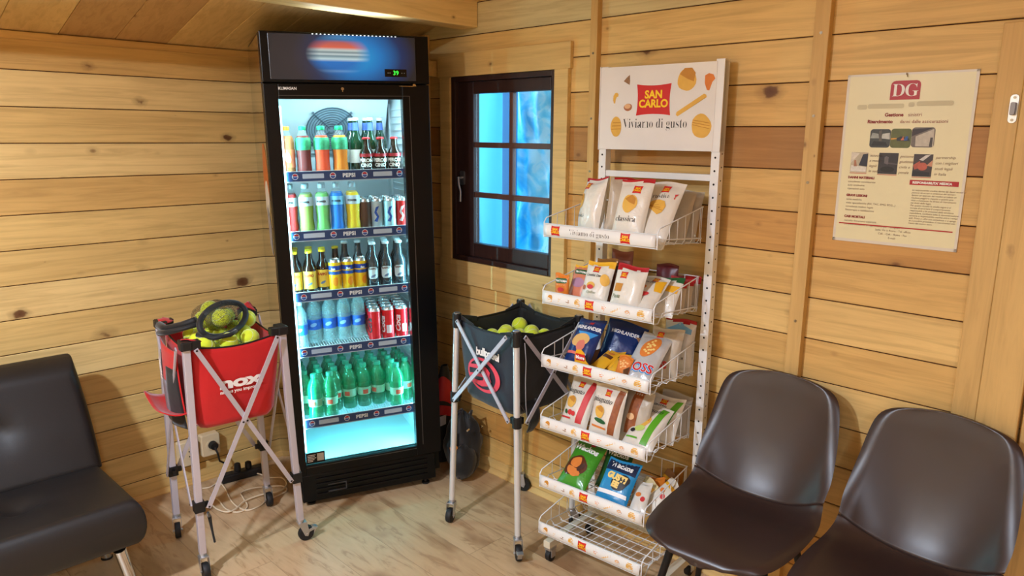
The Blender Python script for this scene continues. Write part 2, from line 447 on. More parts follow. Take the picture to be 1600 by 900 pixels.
# ceiling: two slopes of planks
m = MB()
for (ya, yb) in ((0.05, -2.6), (-2.6, YF - .05)):
    x = -3.625
    while x < 0.1:
        x1 = min(x + 0.1985, 0.1); za, zb = ceil_z(ya), ceil_z(yb)
        if x1 - x > 0.01:
            vs = [(x + .001, ya, za), (x1 - .001, ya, za), (x1 - .001, yb, zb), (x + .001, yb, zb)]
            vs += [(p[0], p[1], p[2] + .018) for p in vs]
            m.add(vs, [(0, 1, 2, 3), (7, 6, 5, 4), (0, 4, 5, 1), (1, 5, 6, 2), (2, 6, 7, 3), (3, 7, 4, 0)], 0)
        x = x1
    za, zb = ceil_z(ya) + .02, ceil_z(yb) + .02
    m.add([(XL - .05, ya, za), (0.1, ya, za), (0.1, yb, zb), (XL - .05, yb, zb), (XL - .05, ya, za + .03), (0.1, ya, za + .03), (0.1, yb, zb + .03), (XL - .05, yb, zb + .03)],
          [(0, 1, 2, 3), (7, 6, 5, 4), (0, 4, 5, 1), (1, 5, 6, 2), (2, 6, 7, 3), (3, 7, 4, 0)], 1)
structure(m.build('ceiling', [wd_ceil, wd_gap], bevel=0.0015, bseg=1))
# purlin beam in front of the back wall
m = MB(); m.box(XL, -0.002, -0.775, -0.665, 2.055, 2.20); structure(m.build('trim_1', wd_beam, bevel=0.004))
# small strip at the meeting of ceiling and back wall
m = MB(); m.box(XL, -0.05, -0.016, 0.0, 1.925, 1.952); structure(m.build('trim_2', wd_trimx, bevel=0.002))
# corner upright and its stub block
m = MB(); m.box(-0.03, -0.001, -0.44, -0.385, 0.07, 2.05); structure(m.build('trim_3', wd_trim, bevel=0.002))
m = MB(); m.box(-0.075, -0.001, -0.50, -0.36, 1.86, 1.93); structure(m.build('trim_4', wd_trimh, bevel=0.002))
# battens on the right wall
screw_m = pm('zinc_screw', (150, 140, 120), 0.35, 0.9)
def batten(n, y0, y1, top):
    m = MB(); m.box(-0.028, -0.0005, y0, y1, 0.0, top); o = structure(m.build('trim_%d' % n, wd_trim, bevel=0.0015))
    for z in (0.35, 1.02, 1.46, 1.66, 1.9):
        q = MB(); q.disc((-0.0287, (y0 + y1) / 2, z), 0.0045, 0.0016, 'x', 10); q.disc((-0.0297, (y0 + y1) / 2, z), 0.002, 0.0012, 'x', 6)
        q.build('screw', screw_m, o)
batten(5, -1.462, -1.430, 2.33)
batten(6, -2.330, -2.284, 2.55)
# door frame at the right edge
m = MB(); m.box(-0.022, -0.0005, -2.832, -2.771, 0.0, 1.885); structure(m.build('trim_7', wd_trim, bevel=0.002))
m = MB(); m.box(-0.034, -0.0005, -2.932, -2.834, 0.0, 1.862); structure(m.build('trim_8', wd_trim, bevel=0.003))
d = MB(); d.box(-0.016, -0.0005, -3.72, -2.936, 0.06, 1.85)
dr = structure(d.build('door_1', wd_trim, bevel=0.003))
d = MB(); d.box(-0.026, -0.0165, -3.04, -2.940, 0.06, 1.85); d.box(-0.026, -0.0165, -3.72, -3.62, 0.06, 1.85); d.box(-0.026, -0.0165, -3.62, -3.04, 0.86, 0.98); d.box(-0.026, -0.0165, -3.62, -3.04, 0.06, 0.20); d.box(-0.026, -0.0165, -3.62, -3.04, 1.73, 1.85)
d.build('door_stile_frame', wd_trim, dr, bevel=0.002)
chrome = pm('polished_chrome', (215, 215, 215), 0.12, 1.0)
# baseboards
m = MB(); m.prism([(0, 0.0), (0, 0.022), (-0.006, 0.022), (-0.02, 0.006), (-0.02, 0.0)], XL, 0.0, 0, 'yz'); structure(m.build('baseboard_back', wd_trimx))
m = MB(); m.box(-0.012, -0.0005, -2.77, 0.0, 0.022, 0.068, 0); m.prism([(-0.0005, 0.0), (-0.0005, 0.020), (-0.01, 0.020), (-0.03, 0.006), (-0.03, 0.0)], -2.77, 0.0, 0, 'xz')
structure(m.build('baseboard_right', wd_trimh, bevel=0.0015))

# window -------------------------------------------------------------
dkw = wood('dark_stained_wood', 'z', [(62, 40, 42), (54, 34, 36)], across='y', knots=0.0, rough=0.45, grain=0.8)
dkw2 = wood('mullion_stained_wood', 'z', [(104, 74, 74), (96, 66, 66)], across='y', knots=0.0, rough=0.45, grain=0.8)
tr = MB()
tr.box(-0.02, -0.0005, -1.327, -0.515, 1.853, 1.955)           # top casing
tr.box(-0.022, -0.0005, -1.318, -1.246, 0.90, 1.853)           # right casing
tr.box(-0.020, -0.0005, -0.602, -0.530, 0.985, 1.853)          # left casing
tr.box(-0.019, -0.0005, -1.246, -0.515, 0.90, 1.010)           # lower casing
tw = structure(tr.build('window_casing', wd_trimh, bevel=0.0018)); tw.name = 'trim_9'
fr = MB()
J = 0.035
fr.box(-0.012, 0.075, WY1 - 0.028, WY1, WZ0, WZ1); fr.box(-0.012, 0.075, WY0, WY0 + 0.022, WZ0, WZ1)
fr.box(-0.012, 0.075, WY0 + 0.022, WY1 - 0.028, WZ1 - 0.022, WZ1); fr.box(-0.016, 0.075, WY0 + 0.022, WY1 - 0.028, WZ0, WZ0 + 0.022)
win = structure(fr.build('window_1', dkw, bevel=0.002))
PY0, PY1, PZ0, PZ1 = -1.205, -0.735, 1.098, 1.776        # glazed field
sx0, sx1 = 0.006, 0.045
sa = MB()
sa.box(sx0, sx1, PY1, WY1 - 0.029, WZ0 + 0.023, WZ1 - 0.023)
sa.box(sx0, sx1, WY0 + 0.023, PY0, WZ0 + 0.023, WZ1 - 0.023)
sa.box(sx0, sx1, PY0, PY1, PZ1, WZ1 - 0.023); sa.box(sx0, sx1, PY0, PY1, WZ0 + 0.023, PZ0)
sa.build('window_sash', dkw, win, bevel=0.003)
mu = MB(); cy = (PY0 + PY1) / 2
mu.box(0.012, 0.036, cy - 0.011, cy + 0.011, PZ0, PZ1)
for k in (1, 2):
    z = PZ0 + (PZ1 - PZ0) * k / 3; mu.box(0.011, 0.037, PY0, PY1, z - 0.012, z + 0.012)
mu.build('glazing_bars', dkw2, win, bevel=0.003)
def glass_mat(name, tint, refl=0.06, haze=0.0):
    s = NT(name); out = s.n['Material Output']; s.n.remove(s.b)
    t = s.node('ShaderNodeBsdfTransparent'); t.inputs[0].default_value = (*tint, 1)
    gl = s.node('ShaderNodeBsdfGlossy'); gl.inputs['Roughness'].default_value = 0.03
    fr_ = s.node('ShaderNodeFresnel', i_IOR=1.35)
    mx = s.node('ShaderNodeMixShader'); s.link(s.math('MULTIPLY', fr_.outputs[0], refl * 10, True), mx.inputs[0]); s.link(t.outputs[0], mx.inputs[1]); s.link(gl.outputs[0], mx.inputs[2])
    s.link(mx.outputs[0], out.inputs[0]); return s.m
wg = glass_mat('window_glass', (0.96, 0.99, 1.0))
m = MB(); m.box(0.022, 0.026, PY0 + .001, PY1 - .001, PZ0 + .001, PZ1 - .001); m.build('window_pane', wg, win)
hd = MB(); hd.tube([(0.0, -0.662, 1.40), (-0.022, -0.662, 1.398)], 0.006, 10); hd.tube([(-0.022, -0.662, 1.402), (-0.026, -0.668, 1.37), (-0.024, -0.678, 1.335), (-0.026, -0.678, 1.29)], [0.007, 0.006, 0.005, 0.006], 10)
hd.prism(rrect(-0.677, -0.647, 1.365, 1.43, 0.008), 0.0, 0.0055, 0, 'yz')
hd.build('window_handle', pm('satin_steel', (170, 170, 175), 0.3, 0.9), win, smooth=35)

# what stands outside the window --------------------------------------
tarp = NT('blue_plastic_sheet')
tcn = tarp.node('ShaderNodeTexCoord'); nn = tarp.node('ShaderNodeTexNoise', i_Scale=3.0, i_Detail=3.0); tarp.link(tcn.outputs['Object'], nn.inputs['Vector'])
tarp.link(tarp.mix(nn.outputs[0], lin((58, 196, 246)), lin((86, 214, 250))), tarp.b.inputs['Base Color']); tarp.b.inputs['Roughness'].default_value = 0.5
m = MB()
def tf(u, v):
    y = -0.335 + u * 1.2; z = -0.1 + v * 3.0
    return (0.62 + 0.02 * sin(9 * u + 1) + 0.01 * sin(23 * u + 3 * v), y, z)
m.grid(tf, 40, 12); o = m.build('plastic_sheet', tarp.m, smooth=60, solidify=0.004)
tag(o, 'bright blue plastic sheet hanging outside the window, filling the left panes', 'sheet')
m = MB(); m.box(0.55, 0.60, -0.435, -0.365, -0.1, 2.9); o = m.build('outdoor_post', pm('blue_painted_post', (50, 130, 190), 0.5), bevel=0.004)
tag(o, 'blue upright post outside the window, edge of the blue sheet', 'post')
m = MB()
def tf2(u, v):
    y = -1.35 + u * 1.1; z = -0.1 + v * 3.0
    return (0.74 + 0.05 * noise.noise(Vector((u * 6, v * 9, 2))) + 0.03 * noise.noise(Vector((u * 17, v * 21, 5))), y, z)
wr = NT('pale_wrinkled_film'); tcn = wr.node('ShaderNodeTexCoord'); nn = wr.node('ShaderNodeTexNoise', i_Scale=7.0, i_Detail=6.0, i_Distortion=1.5); wr.link(tcn.outputs['Object'], nn.inputs['Vector'])
wr.link(wr.ramp(nn.outputs[0], [(0.35, lin((96, 196, 226))), (0.5, lin((136, 214, 232))), (0.60, lin((190, 228, 234)))]), wr.b.inputs['Base Color']); wr.b.inputs['Roughness'].default_value = 0.25
m.grid(tf2, 60, 120); o = m.build('wrinkled_film', wr.m, smooth=60, solidify=0.003)
tag(o, 'pale wrinkled plastic film behind the right-hand window panes outdoors', 'film')
m = MB(); m.box(0.13, 6, -6, 6, -0.25, -0.12); structure(m.build('outdoor_ground', pm('outdoor_paving', (150, 150, 145), 0.8)))
# ------------------------------------------------------------------ fridge
FM = Matrix.Translation((-0.851, -0.586, 0.0)) @ Matrix.Rotation(RAD(-22), 4, 'Z') @ Matrix.Rotation(RAD(-1.2), 4, 'Y')
black = pm('black_enamel', (7, 7, 9), 0.30, spec=0.3)
blackm = pm('black_plastic', (24, 24, 26), 0.5)
white_in = pm('white_fridge_liner', (226, 238, 242), 0.35)
ltgrey = pm('light_grey_plastic', (200, 208, 214), 0.4)
white = pm('white_print', (245, 245, 245), 0.5)
wire_w = pm('white_coated_wire', (232, 234, 236), 0.35)
side_m = pm('fridge_side_gloss', (78, 60, 44), 0.10, coat=1.0)
navy = pm('navy_shelf_strip', (40, 68, 114), 0.4)
red_p = pm('red_print', (205, 28, 36), 0.5)
blue_p = pm('blue_print', (30, 78, 160), 0.5)
def child_area(name, loc, rot, sx, sy, power, color):
    d = bpy.data.lights.new(name, 'AREA'); d.shape = 'RECTANGLE'; d.size = sx; d.size_y = sy; d.energy = power; d.color = color
    o = bpy.data.objects.new(name, d); COL.objects.link(o); o.parent = fridge; o.location = loc; o.rotation_euler = rot; return o
def aim(d): return Vector(d).to_track_quat('-Z', 'Y').to_euler()
fridge = thing('display_fridge', 'tall black glass-door drinks fridge lit from inside, standing in the corner', 'fridge', mat=FM)

m = MB(); t = .03
x0, x1, y0, y1, z0, z1 = -.03, .63, .046, .60, .05, 1.974
cx0, cx1, cy1, cz0, cz1 = .022, .565, .52, .175, 1.745
m.box(x0, cx0, y0, y1, z0, z1); m.box(cx1, x1, y0, y1, z0, z1); m.box(cx0, cx1, cy1, y1, z0, z1)
m.box(cx0, cx1, y0, cy1, z0, cz0); m.box(cx0, cx1, y0, cy1, cz1, z1)
m.build('cabinet', black, fridge, bevel=.003)
m = MB(); m.box(x0 - .0012, x0 - .0002, y0 + .004, y1 - .01, .06, 1.965); m.build('side_panel', side_m, fridge)
sd = MB()
def sfn(a, b): return (x0 - .0018, a, b)
sd.flat(sfn, polyfaces(ell(.17, 1.42, .10, .14, 24, wob=.05, seed=3)), 0)
sd.flat(lambda a, b: (x0 - .0022, a, b), polyfaces(ell(.17, 1.33, .09, .07, 20, wob=.1, seed=5)), 1)
sd.flat(lambda a, b: (x0 - .0022, a, b), polyfaces([(.10, 1.10), (.2, 1.14), (.23, 1.28), (.16, 1.31), (.09, 1.22)]), 2)
sd.build('side_decal', [pm('orange_decal', (205, 110, 50), .4), pm('white_decal', (225, 222, 215), .4), pm('grey_decal', (150, 150, 160), .4)], fridge)
# liner
m = MB(); e = .0015
m.box(cx0 + e, cx0 + .004, y0, cy1, cz0, cz1); m.box(cx1 - .004, cx1 - e, y0, cy1, cz0, cz1)
m.box(cx0 + .004, cx1 - .004, cy1 - .004, cy1 - e, cz0, cz1); m.box(cx0 + .004, cx1 - .004, y0, cy1 - .004, cz0 + e, cz0 + .006)
m.box(cx0 + .004, cx1 - .004, y0, cy1 - .004, cz1 - .006, cz1 - e)
for yy in (.09, .42):
    for xx in (cx0 + .004, cx1 - .012):
        m.box(xx, xx + .008, yy, yy + .02, .2, 1.72)
k = 0
while .22 + k * .03 < 1.7:                                        # slotted side ribs
    z = .22 + k * .03
    m.box(cx1 - .010, cx1 - .004, .13, .40, z, z + .006); m.box(cx0 + .004, cx0 + .010, .13, .40, z, z + .006); k += 1
m.build('inner_liner', white_in, fridge)
# sloping evaporator cover with fan guard at the top
m = MB(); m.prism([(cy1 - .005, 1.739), (.33, 1.739), (.485, 1.50), (cy1 - .005, 1.50)], cx0 + .03, cx1 - .03, 0, 'yz'); m.build('fan_cover', white_in, fridge, bevel=.004)
fan = MB()
nrm = Vector((0, -(1.739 - 1.50), -.155)).normalized(); uu = Vector((1, 0, 0)); vv = nrm.cross(uu).normalized()
if vv.z < 0: vv = -vv
fc = Vector((.285, .405, 1.612))
def fp(r, a, o=.008): return fc + uu * (r * cos(a)) + vv * (r * sin(a)) + nrm * o
for i in range(9):
    r = .018 + i * .0115
    fan.tube([fp(r, 2 * pi * k / 32) for k in range(32)], .0014 if i < 8 else .003, 5, closed=True)
for k in range(4):
    a = pi / 4 + k * pi / 2; fan.tube([fp(.01, a, .010), fp(.115, a, .010)], .002, 5)
    c = fp(.118, a, .006); fan.disc(c, .006, .004, 'y', 10)
fan.build('fan_guard', pm('dark_fan_wire', (70, 86, 100), .4), fridge, smooth=40)
fb = MB(); fb.add([fp(.108, 2 * pi * k / 32, .001) for k in range(32)] + [fp(.108, 2 * pi * k / 32, .003) for k in range(32)], [tuple(range(32)), tuple(range(63, 31, -1))] + [(k, (k + 1) % 32, 32 + (k + 1) % 32, 32 + k) for k in range(32)])
for k in range(5):
    a = 2 * pi * k / 5; fb.add([fp(.02, a, .004), fp(.09, a - .3, .0045), (fp(.095, a + .25, .006)), fp(.03, a + .7, .006)], [(0, 1, 2, 3)])
fb.build('fan_blades', pm('fan_dark', (150, 172, 186), .5), fridge)
# LED tubes in the front corners
led = NT('fridge_led'); led.b.inputs['Emission Color'].default_value = (.62, .93, 1, 1); led.b.inputs['Emission Strength'].default_value = 6; led.b.inputs['Base Color'].default_value = (1, 1, 1, 1)
for xx in (cx0 + .008, cx1 - .014):
    m = MB(); m.box(xx, xx + .006, .050, .056, .24, 1.70); m.build('led_strip', led.m, fridge)
FC = (.36, .90, 1.0)
for xx, dx in ((cx0 + .016, 2.2), (cx1 - .018, -2.2)):
    o = child_area('led_light', (xx, .058, .97), (0, 0, 0), .012, 1.44, 8.0, FC)
    # local -Z towards the interior, Y kept vertical
    zax = -Vector((dx, -.5, 0)).normalized(); yax = Vector((0, 0, 1)); xax = yax.cross(zax)
    o.matrix_local = Matrix(((xax.x, yax.x, zax.x, xx), (xax.y, yax.y, zax.y, .058), (xax.z, yax.z, zax.z, .97), (0, 0, 0, 1)))
child_area('led_top_light', ((cx0 + cx1) / 2, .08, 1.735), aim((0, .35, -1)), .46, .02, 3.0, (.66, .93, 1))
child_area('led_low_light', ((cx0 + cx1) / 2, .10, .355), aim((0, .35, -1)), .44, .03, 1.5, (.12, .88, 1))

# door
ox0, ox1, oz0, oz1 = .024, .512, .20, 1.724
m = MB()
dl, dr_, db, dt = -.03, .626, .155, 1.782
m.box(dl, ox0, 0, .04, db, dt); m.box(ox1, dr_, 0, .04, db, dt); m.box(ox0, ox1, 0, .04, db, oz0); m.box(ox0, ox1, 0, .04, oz1, dt)
door = m.build('glass_door', black, fridge, bevel=.003)
m = MB(); m.box(ox1 + .028, ox1 + .031, -.0012, 0, db + .05, dt - .045); m.box(ox0, ox1 + .031, -.0012, 0, oz1 + .012, oz1 + .0145); m.box(ox0, ox1, -.0014, 0, oz0 - .010, oz0 - .0075)
m.build('door_trim_line', pm('dark_grey_trim', (70, 66, 62), .3), door)
m = MB(); m.box(ox0 + .0005, ox1 - .0005, .012, .016, oz0 + .0005, oz1 - .0005); m.build('glass_pane', glass_mat('fridge_glass', (.95, .985, 1), .05), door)
def Fy(y): return lambda a, b: (a, y, b)
def at_xz(y, cx, cz): return lambda a, b: (cx + a, y, cz + b)
m = MB(); m.flat(at_xz(-.0008, .06, 1.759), text2d('KLIMASAN', .0145, .0004), 0); m.build('maker_lettering', white, door)
m = MB(); m.disc((.27, -.001, 1.764), .006, .003, 'y', 14); m.box(.268, .2715, -.004, -.001, 1.752, 1.764); m.build('door_lock', chrome, door)
m = MB(); m.box(.50, .56, -.0015, 0, 1.7755, 1.7775); m.prism([(.555, 1.776), (.572, 1.776), (.566, 1.786), (.558, 1.786)], -.004, -.0002); m.build('hinge', chrome, door)
m = MB(); m.box(.026, .105, .0095, .0115, .204, .252, 0)
for k in range(5): m.box(.032, .032 + (.034, .03, .036, .028, .022)[k], .0090, .0095, .240 - k * .007, .2425 - k * .007, 1)
m.box(.072, .100, .0090, .0095, .212, .246, 2)
m.build('door_sticker', [black, white, pm('pale_sticker', (190, 190, 190), .5)], door)
# header
m = MB(); m.box(-.03, .63, .004, .046, 1.786, 1.974)
hd_ = m.build('header', black, fridge, bevel=.004)
def header_mat():
    s = NT('backlit_header'); tc = s.node('ShaderNodeTexCoord'); sp = s.node('ShaderNodeSeparateXYZ'); s.link(tc.outputs['Object'], sp.inputs[0])
    x, z = sp.outputs[0], sp.outputs[2]
    def dist(cx, cz, rx, rz):
        a = s.math('DIVIDE', s.math('SUBTRACT', x, cx), rx); b = s.math('DIVIDE', s.math('SUBTRACT', z, cz), rz)
        return s.math('SQRT', s.math('ADD', s.math('MULTIPLY', a, a), s.math('MULTIPLY', b, b)))
    glow = s.ramp(s.math('MULTIPLY', dist(.330, 1.885, .185, .125), .75, True), [(0, lin((26, 170, 232))), (.40, lin((16, 120, 195))), (.75, lin((14, 46, 92))), (1, (0.012, 0.012, 0.014))])
    glow = s.mix(s.ramp(s.math('MULTIPLY', dist(.11, 1.88, .17, .25), .9, True), [(0, (.75, .75, .75)), (1, (0, 0, 0))]), glow, lin((52, 50, 56)))
    # blurred round emblem: red, white waves, blue
    zz = s.math('DIVIDE', s.math('SUBTRACT', z, 1.822), .136)
    emb = s.ramp(zz, [(0.0, lin((40, 110, 190))), (.06, lin((120, 170, 215))), (.12, lin((30, 110, 190))), (.32, lin((30, 118, 200))), (.40, lin((200, 225, 228))), (.48, lin((110, 140, 150))), (.53, lin((205, 220, 220))), (.58, lin((120, 140, 145))), (.64, lin((200, 215, 210))), (.72, lin((226, 106, 80))), (.86, lin((190, 96, 92))), (.93, lin((60, 120, 165))), (1.0, lin((90, 160, 205)))])
    mask = s.ramp(s.math('MULTIPLY', dist(.262, 1.892, .118, .075), .8, True), [(.50, (1, 1, 1)), (.86, (0, 0, 0))])
    col = s.mix(mask, glow, emb)
    s.b.inputs['Base Color'].default_value = (.015, .015, .017, 1); s.b.inputs['Roughness'].default_value = .25
    s.link(col, s.b.inputs['Emission Color']); s.b.inputs['Emission Strength'].default_value = .85
    return s.m
m = MB(); m.box(.0, .572, -.004, .004, 1.797, 1.966); m.build('lit_sign', header_mat(), hd_, bevel=.002)
tl = NT('sign_top_led'); tl.b.inputs['Emission Color'].default_value = (.75, .9, 1, 1); tl.b.inputs['Emission Strength'].default_value = 2
m = MB()
for k in range(22): m.box(.165 + k * .0155, .170 + k * .0155, -.002, .002, 1.9665, 1.9685)
m.build('sign_led_row', tl.m, hd_)
child_area('sign_top_light', (.33, -.012, 1.972), aim((0, -.35, 1)), .34, .012, .8, (.72, .86, 1))
m = MB(); m.box(.442, .532, -.006, -.004, 1.812, 1.842); m.build('display_bezel', pm('display_black', (10, 10, 12), .2), hd_)
gr = pm('green_led_digits', (60, 255, 70), .5, emit=1.4)
m = MB(); m.flat(at_xz(-.0066, .487, 1.8195), text2d('39', .024, .0), 0); m.build('display_digits', gr, hd_)
m = MB()
for xx in (.455, .463, .512, .522): m.disc((xx, -.0064, 1.827), .0016, .0006, 'y', 8)
m.build('display_button', pm('pale_button', (150, 160, 160), .5), hd_)
# base with louvres and feet
m = MB(); m.box(0, .60, .012, .56, .024, .150)
bs = m.build('base', black, fridge, bevel=.005)
m = MB()
for k in range(4): m.box(.06, .56, .006, .0125, .048 + k * .024, .058 + k * .024)
m.build('grille_slat', black, bs, bevel=.002)
m = MB(); m.box(.11, .19, .004, .0125, .060, .064); m.box(.11, .19, .004, .0125, .092, .096); m.box(.186, .19, .004, .0125, .064, .092)
m.build('grille_clip', pm('worn_black_edge', (62, 60, 62), .3), bs)
for xx, yy in ((.04, .05), (.56, .05), (.04, .52), (.56, .52)):
    m = MB(); wz = (FM @ Vector((xx, yy, 0))).z; m.lathe([(.018, -wz + .001), (.018, -wz + .008), (.008, -wz + .010), (.008, .03)], 14, (xx, yy, 0)); m.build('foot', blackm, fridge, smooth=30)
# shelves
SH = [1.432, 1.190, .935, .695, .375]
def emblem(y, cx, cz, r):
    e1, e2, e3 = MB(), None, None
    e1.flat(Fy(y), polyfaces(ell(cx, cz, r, r, 20)), 0)
    top = [(cx + r * .82 * cos(a), cz + r * .82 * sin(a)) for a in [RAD(12 + 156 * k / 10) for k in range(11)]]
    e1.flat(Fy(y - .0003), polyfaces(top), 1)
    bot = [(cx + r * .82 * cos(a), cz + r * .82 * sin(a)) for a in [RAD(192 + 156 * k / 10) for k in range(11)]]
    e1.flat(Fy(y - .0003), polyfaces(bot), 2)
    e1.flat(Fy(y - .0006), text2d('PEPSI', r * .55, .0001) and ([(cx + a, cz - r * .2 + b) for a, b in text2d('PEPSI', r * .55, .0001)[0]], text2d('PEPSI', r * .55, .0001)[1]), 2)
    return e1
for zi, zs in enumerate(SH):
    m = MB(); yA, yB = .066, .49
    dx = (0, -.012, 0, -.014, -.004)[zi]
    for k in range(46):
        xx = cx0 + .014 + k * (cx1 - cx0 - .028) / 45; m.tube([(xx, yA, zs - .002), (xx, yB, zs - .002)], .0014, 5, cap=False)
    for yy in (yA, .2, .34, yB): m.tube([(cx0 + .012, yy, zs - .0055), (cx1 - .012, yy, zs - .0055)], .0024, 6)
    sh = m.build('shelf', wire_w, fridge, smooth=40)
    q = MB(); q.box(.036 + dx, .536 + dx, .056, .060, zs - .028, zs + .010); q.box(.036 + dx, .536 + dx, .0545, .0615, zs - .031, zs - .028, 1); q.box(.036 + dx, .536 + dx, .0545, .0615, zs + .010, zs + .012, 1)
    q.build('label_strip', [navy, ltgrey], sh)
    zc = zs - .009
    for cx in (.071, .221, .352, .500):
        emblem(.0552, cx + dx, zc, .0125).build('round_emblem', [white, red_p, blue_p], sh)
    for a, b in ((.100, .185), (.388, .468)):
        q = MB(); q.prism(rrect(a + dx, b + dx, zc - .009, zc + .010, .002, 2), .0545, .0558); q.build('price_card', pm('pale_card', (205, 216, 230), .5), sh)
    q = MB(); q.flat(at_xz(.0550, .287 + dx, zc - .0075), text2d('PEPSI', .0215, .0011, space=1.1), 0); q.build('strip_lettering', white, sh)

# ------------------------------------------------------------------ drinks
def wrapf(r, cz, a0=-pi / 2, off=.0006):
    """wrap flat lettering round an upright can or bottle (facing local -Y)"""
    rr = r + off
    return lambda a, b: (rr * cos(a0 + a / rr), rr * sin(a0 + a / rr), cz + b)
def rot90(vf): return [(-b, a) for a, b in vf[0]], vf[1]
def subdiv_text(vf): return vf
clearp = pm('clear_bottle_plastic', (235, 248, 252), .08, alpha=.05, spec=.5)
waterm = pm('still_water_bottle', (180, 226, 236), .08, alpha=.34, coat=.6, var=.35, scale=40)
greenp = pm('green_bottle_plastic', (6, 160, 104), .10, alpha=.66, coat=.6, var=.5, scale=30)
greend = pm('green_bottle_base', (16, 150, 110), .12, alpha=.85, coat=.5)
glassbr = pm('brown_beer_glass', (34, 20, 14), .08, coat=.8)
glassgr = pm('green_beer_glass', (14, 54, 34), .08, coat=.8)
clearg = pm('dark_tinted_glass', (50, 60, 66), .08, coat=.8, alpha=.9)
alu = pm('can_aluminium', (205, 210, 212), .25, .9)
def capm(n, c): return pm(n, c, .4)
def bottle_obj(name, parts, texts=()):
    """parts: (partname, profile, material). first one is the body; returns the root empty"""
    root = bpy.data.objects.new(name, None); root.empty_display_size = .02; COL.objects.link(root)
    for pn, prof, mt in parts:
        m = MB(); m.lathe(prof, 20, close=pn != 'label'); m.build(pn, mt, root, smooth=50)
    for pn, vf, r, cz, mt, a0 in texts:
        m = MB(); m.flat(wrapf(r, cz, a0), vf, 0); m.build(pn, mt, root)
    return root
def place(proto, x, y, z, label, group, spin=0.0, first=[]):
    """puts a copy on a shelf of the fridge"""
    if proto.name in first: o = copy_tree(proto)
    else: o = proto; first.append(proto.name)
    o.matrix_world = FM @ Matrix.Translation((x, y, z)) @ Matrix.Rotation(spin, 4, 'Z')
    cat = 'can' if 'can' in proto.name else 'bottle'
    return tag(o, label, cat, group)
Fr = -pi / 2 - .27      # lettering turned a little to the viewer

def pet(name, h, r, body, lab, cap, liquid=None, lz=(.45, .72), neck=.78, lettering=None, lm=None, waist=.94):
    P = [(r * .86, 0), (r, .006), (r, h * .10), (r * waist, h * .26), (r * .97, h * .40), (r, h * .46), (r, h * .66), (r * .93, h * .74), (r * .62, h * .84), (.0135, h * .90), (.0125, h * .93)]
    rad = lambda z: next(((P[i][0] + (P[i + 1][0] - P[i][0]) * (z - P[i][1]) / (P[i + 1][1] - P[i][1] + 1e-9)) for i in range(len(P) - 1) if P[i][1] <= z <= P[i + 1][1]), r)
    parts = [('bottle_body', P, body)]
    if liquid:
        top = h * .80; L = [(max(.004, a - .0018), b + .0015) for a, b in P if b < top] + [(rad(top) - .0018, top), (0.0005, top)]
        parts.append(('drink', L, liquid))
    if lab:
        a, b = lz[0] * h, lz[1] * h; zs_ = [a + (b - a) * k / 5 for k in range(6)]
        parts.append(('label', [(rad(z) + .0008, z) for z in zs_], lab))
    parts.append(('cap', [(.0142, h * .915), (.0146, h * .925), (.0146, h * .985), (.013, h), (0.0005, h)], cap))
    tx = []
    if lettering: tx = [('lettering', lettering[0], r + .0006, lettering[1] * h, lettering[2], Fr)]
    return bottle_obj(name, parts, tx)
def glassb(name, h, r, body, lab, cap, lz=(.12, .45), necklab=None, lettering=None, oval=None):
    P = [(r * .9, 0), (r, .004), (r, h * .50), (r * .93, h * .58), (r * .55, h * .70), (.0135, h * .80), (.0125, h * .93), (.0135, h * .945)]
    parts = [('bottle_body', P, body)]
    if lab: parts.append(('label', [(r + .0007, lz[0] * h), (r + .0007, lz[1] * h)], lab))
    if necklab: parts.append(('neck_label', [(r * .42 + .004, h * .76), (.0142, h * .82), (.0135, h * .90)], necklab))
    parts.append(('cap', [(.0150, h * .94), (.0155, h * .95), (.0148, h * .985), (.010, h), (0.0005, h)], cap))
    tx = []
    if oval: tx.append(('oval_label', polyfaces(rrect(-.021, .021, -.026, .026, .012), .006), r + .0003, oval[0] * h, oval[1], Fr))
    for l in (lettering or []): tx.append(('lettering', l[0], r + .0009, l[1] * h, l[2], Fr))
    return bottle_obj(name, parts, tx)
def can(name, h, r, body, lettering=None, bands=()):
    P = [(r * .78, 0), (r * .98, h * .035), (r, h * .06), (r, h * .90)]
    parts = [('can_body', P, body), ('can_top', [(r, h * .9), (r * .86, h * .965), (r * .87, h * .99), (r * .80, h), (r * .78, h * .975), (.0005, h * .975)], alu)]
    for k, (a, b, mt) in enumerate(bands): parts.append(('colour_band', [(r + .0004, a * h), (r + .0004, b * h)], mt))
    tx = [('lettering', l[0], r + .0007, l[1] * h, l[2], Fr + (l[3] if len(l) > 3 else 0)) for l in (lettering or [])]
    tx2 = []
    return bottle_obj(name, parts, tx)

ORD = ['first', 'second', 'third', 'fourth', 'fifth', 'sixth', 'seventh', 'eighth']
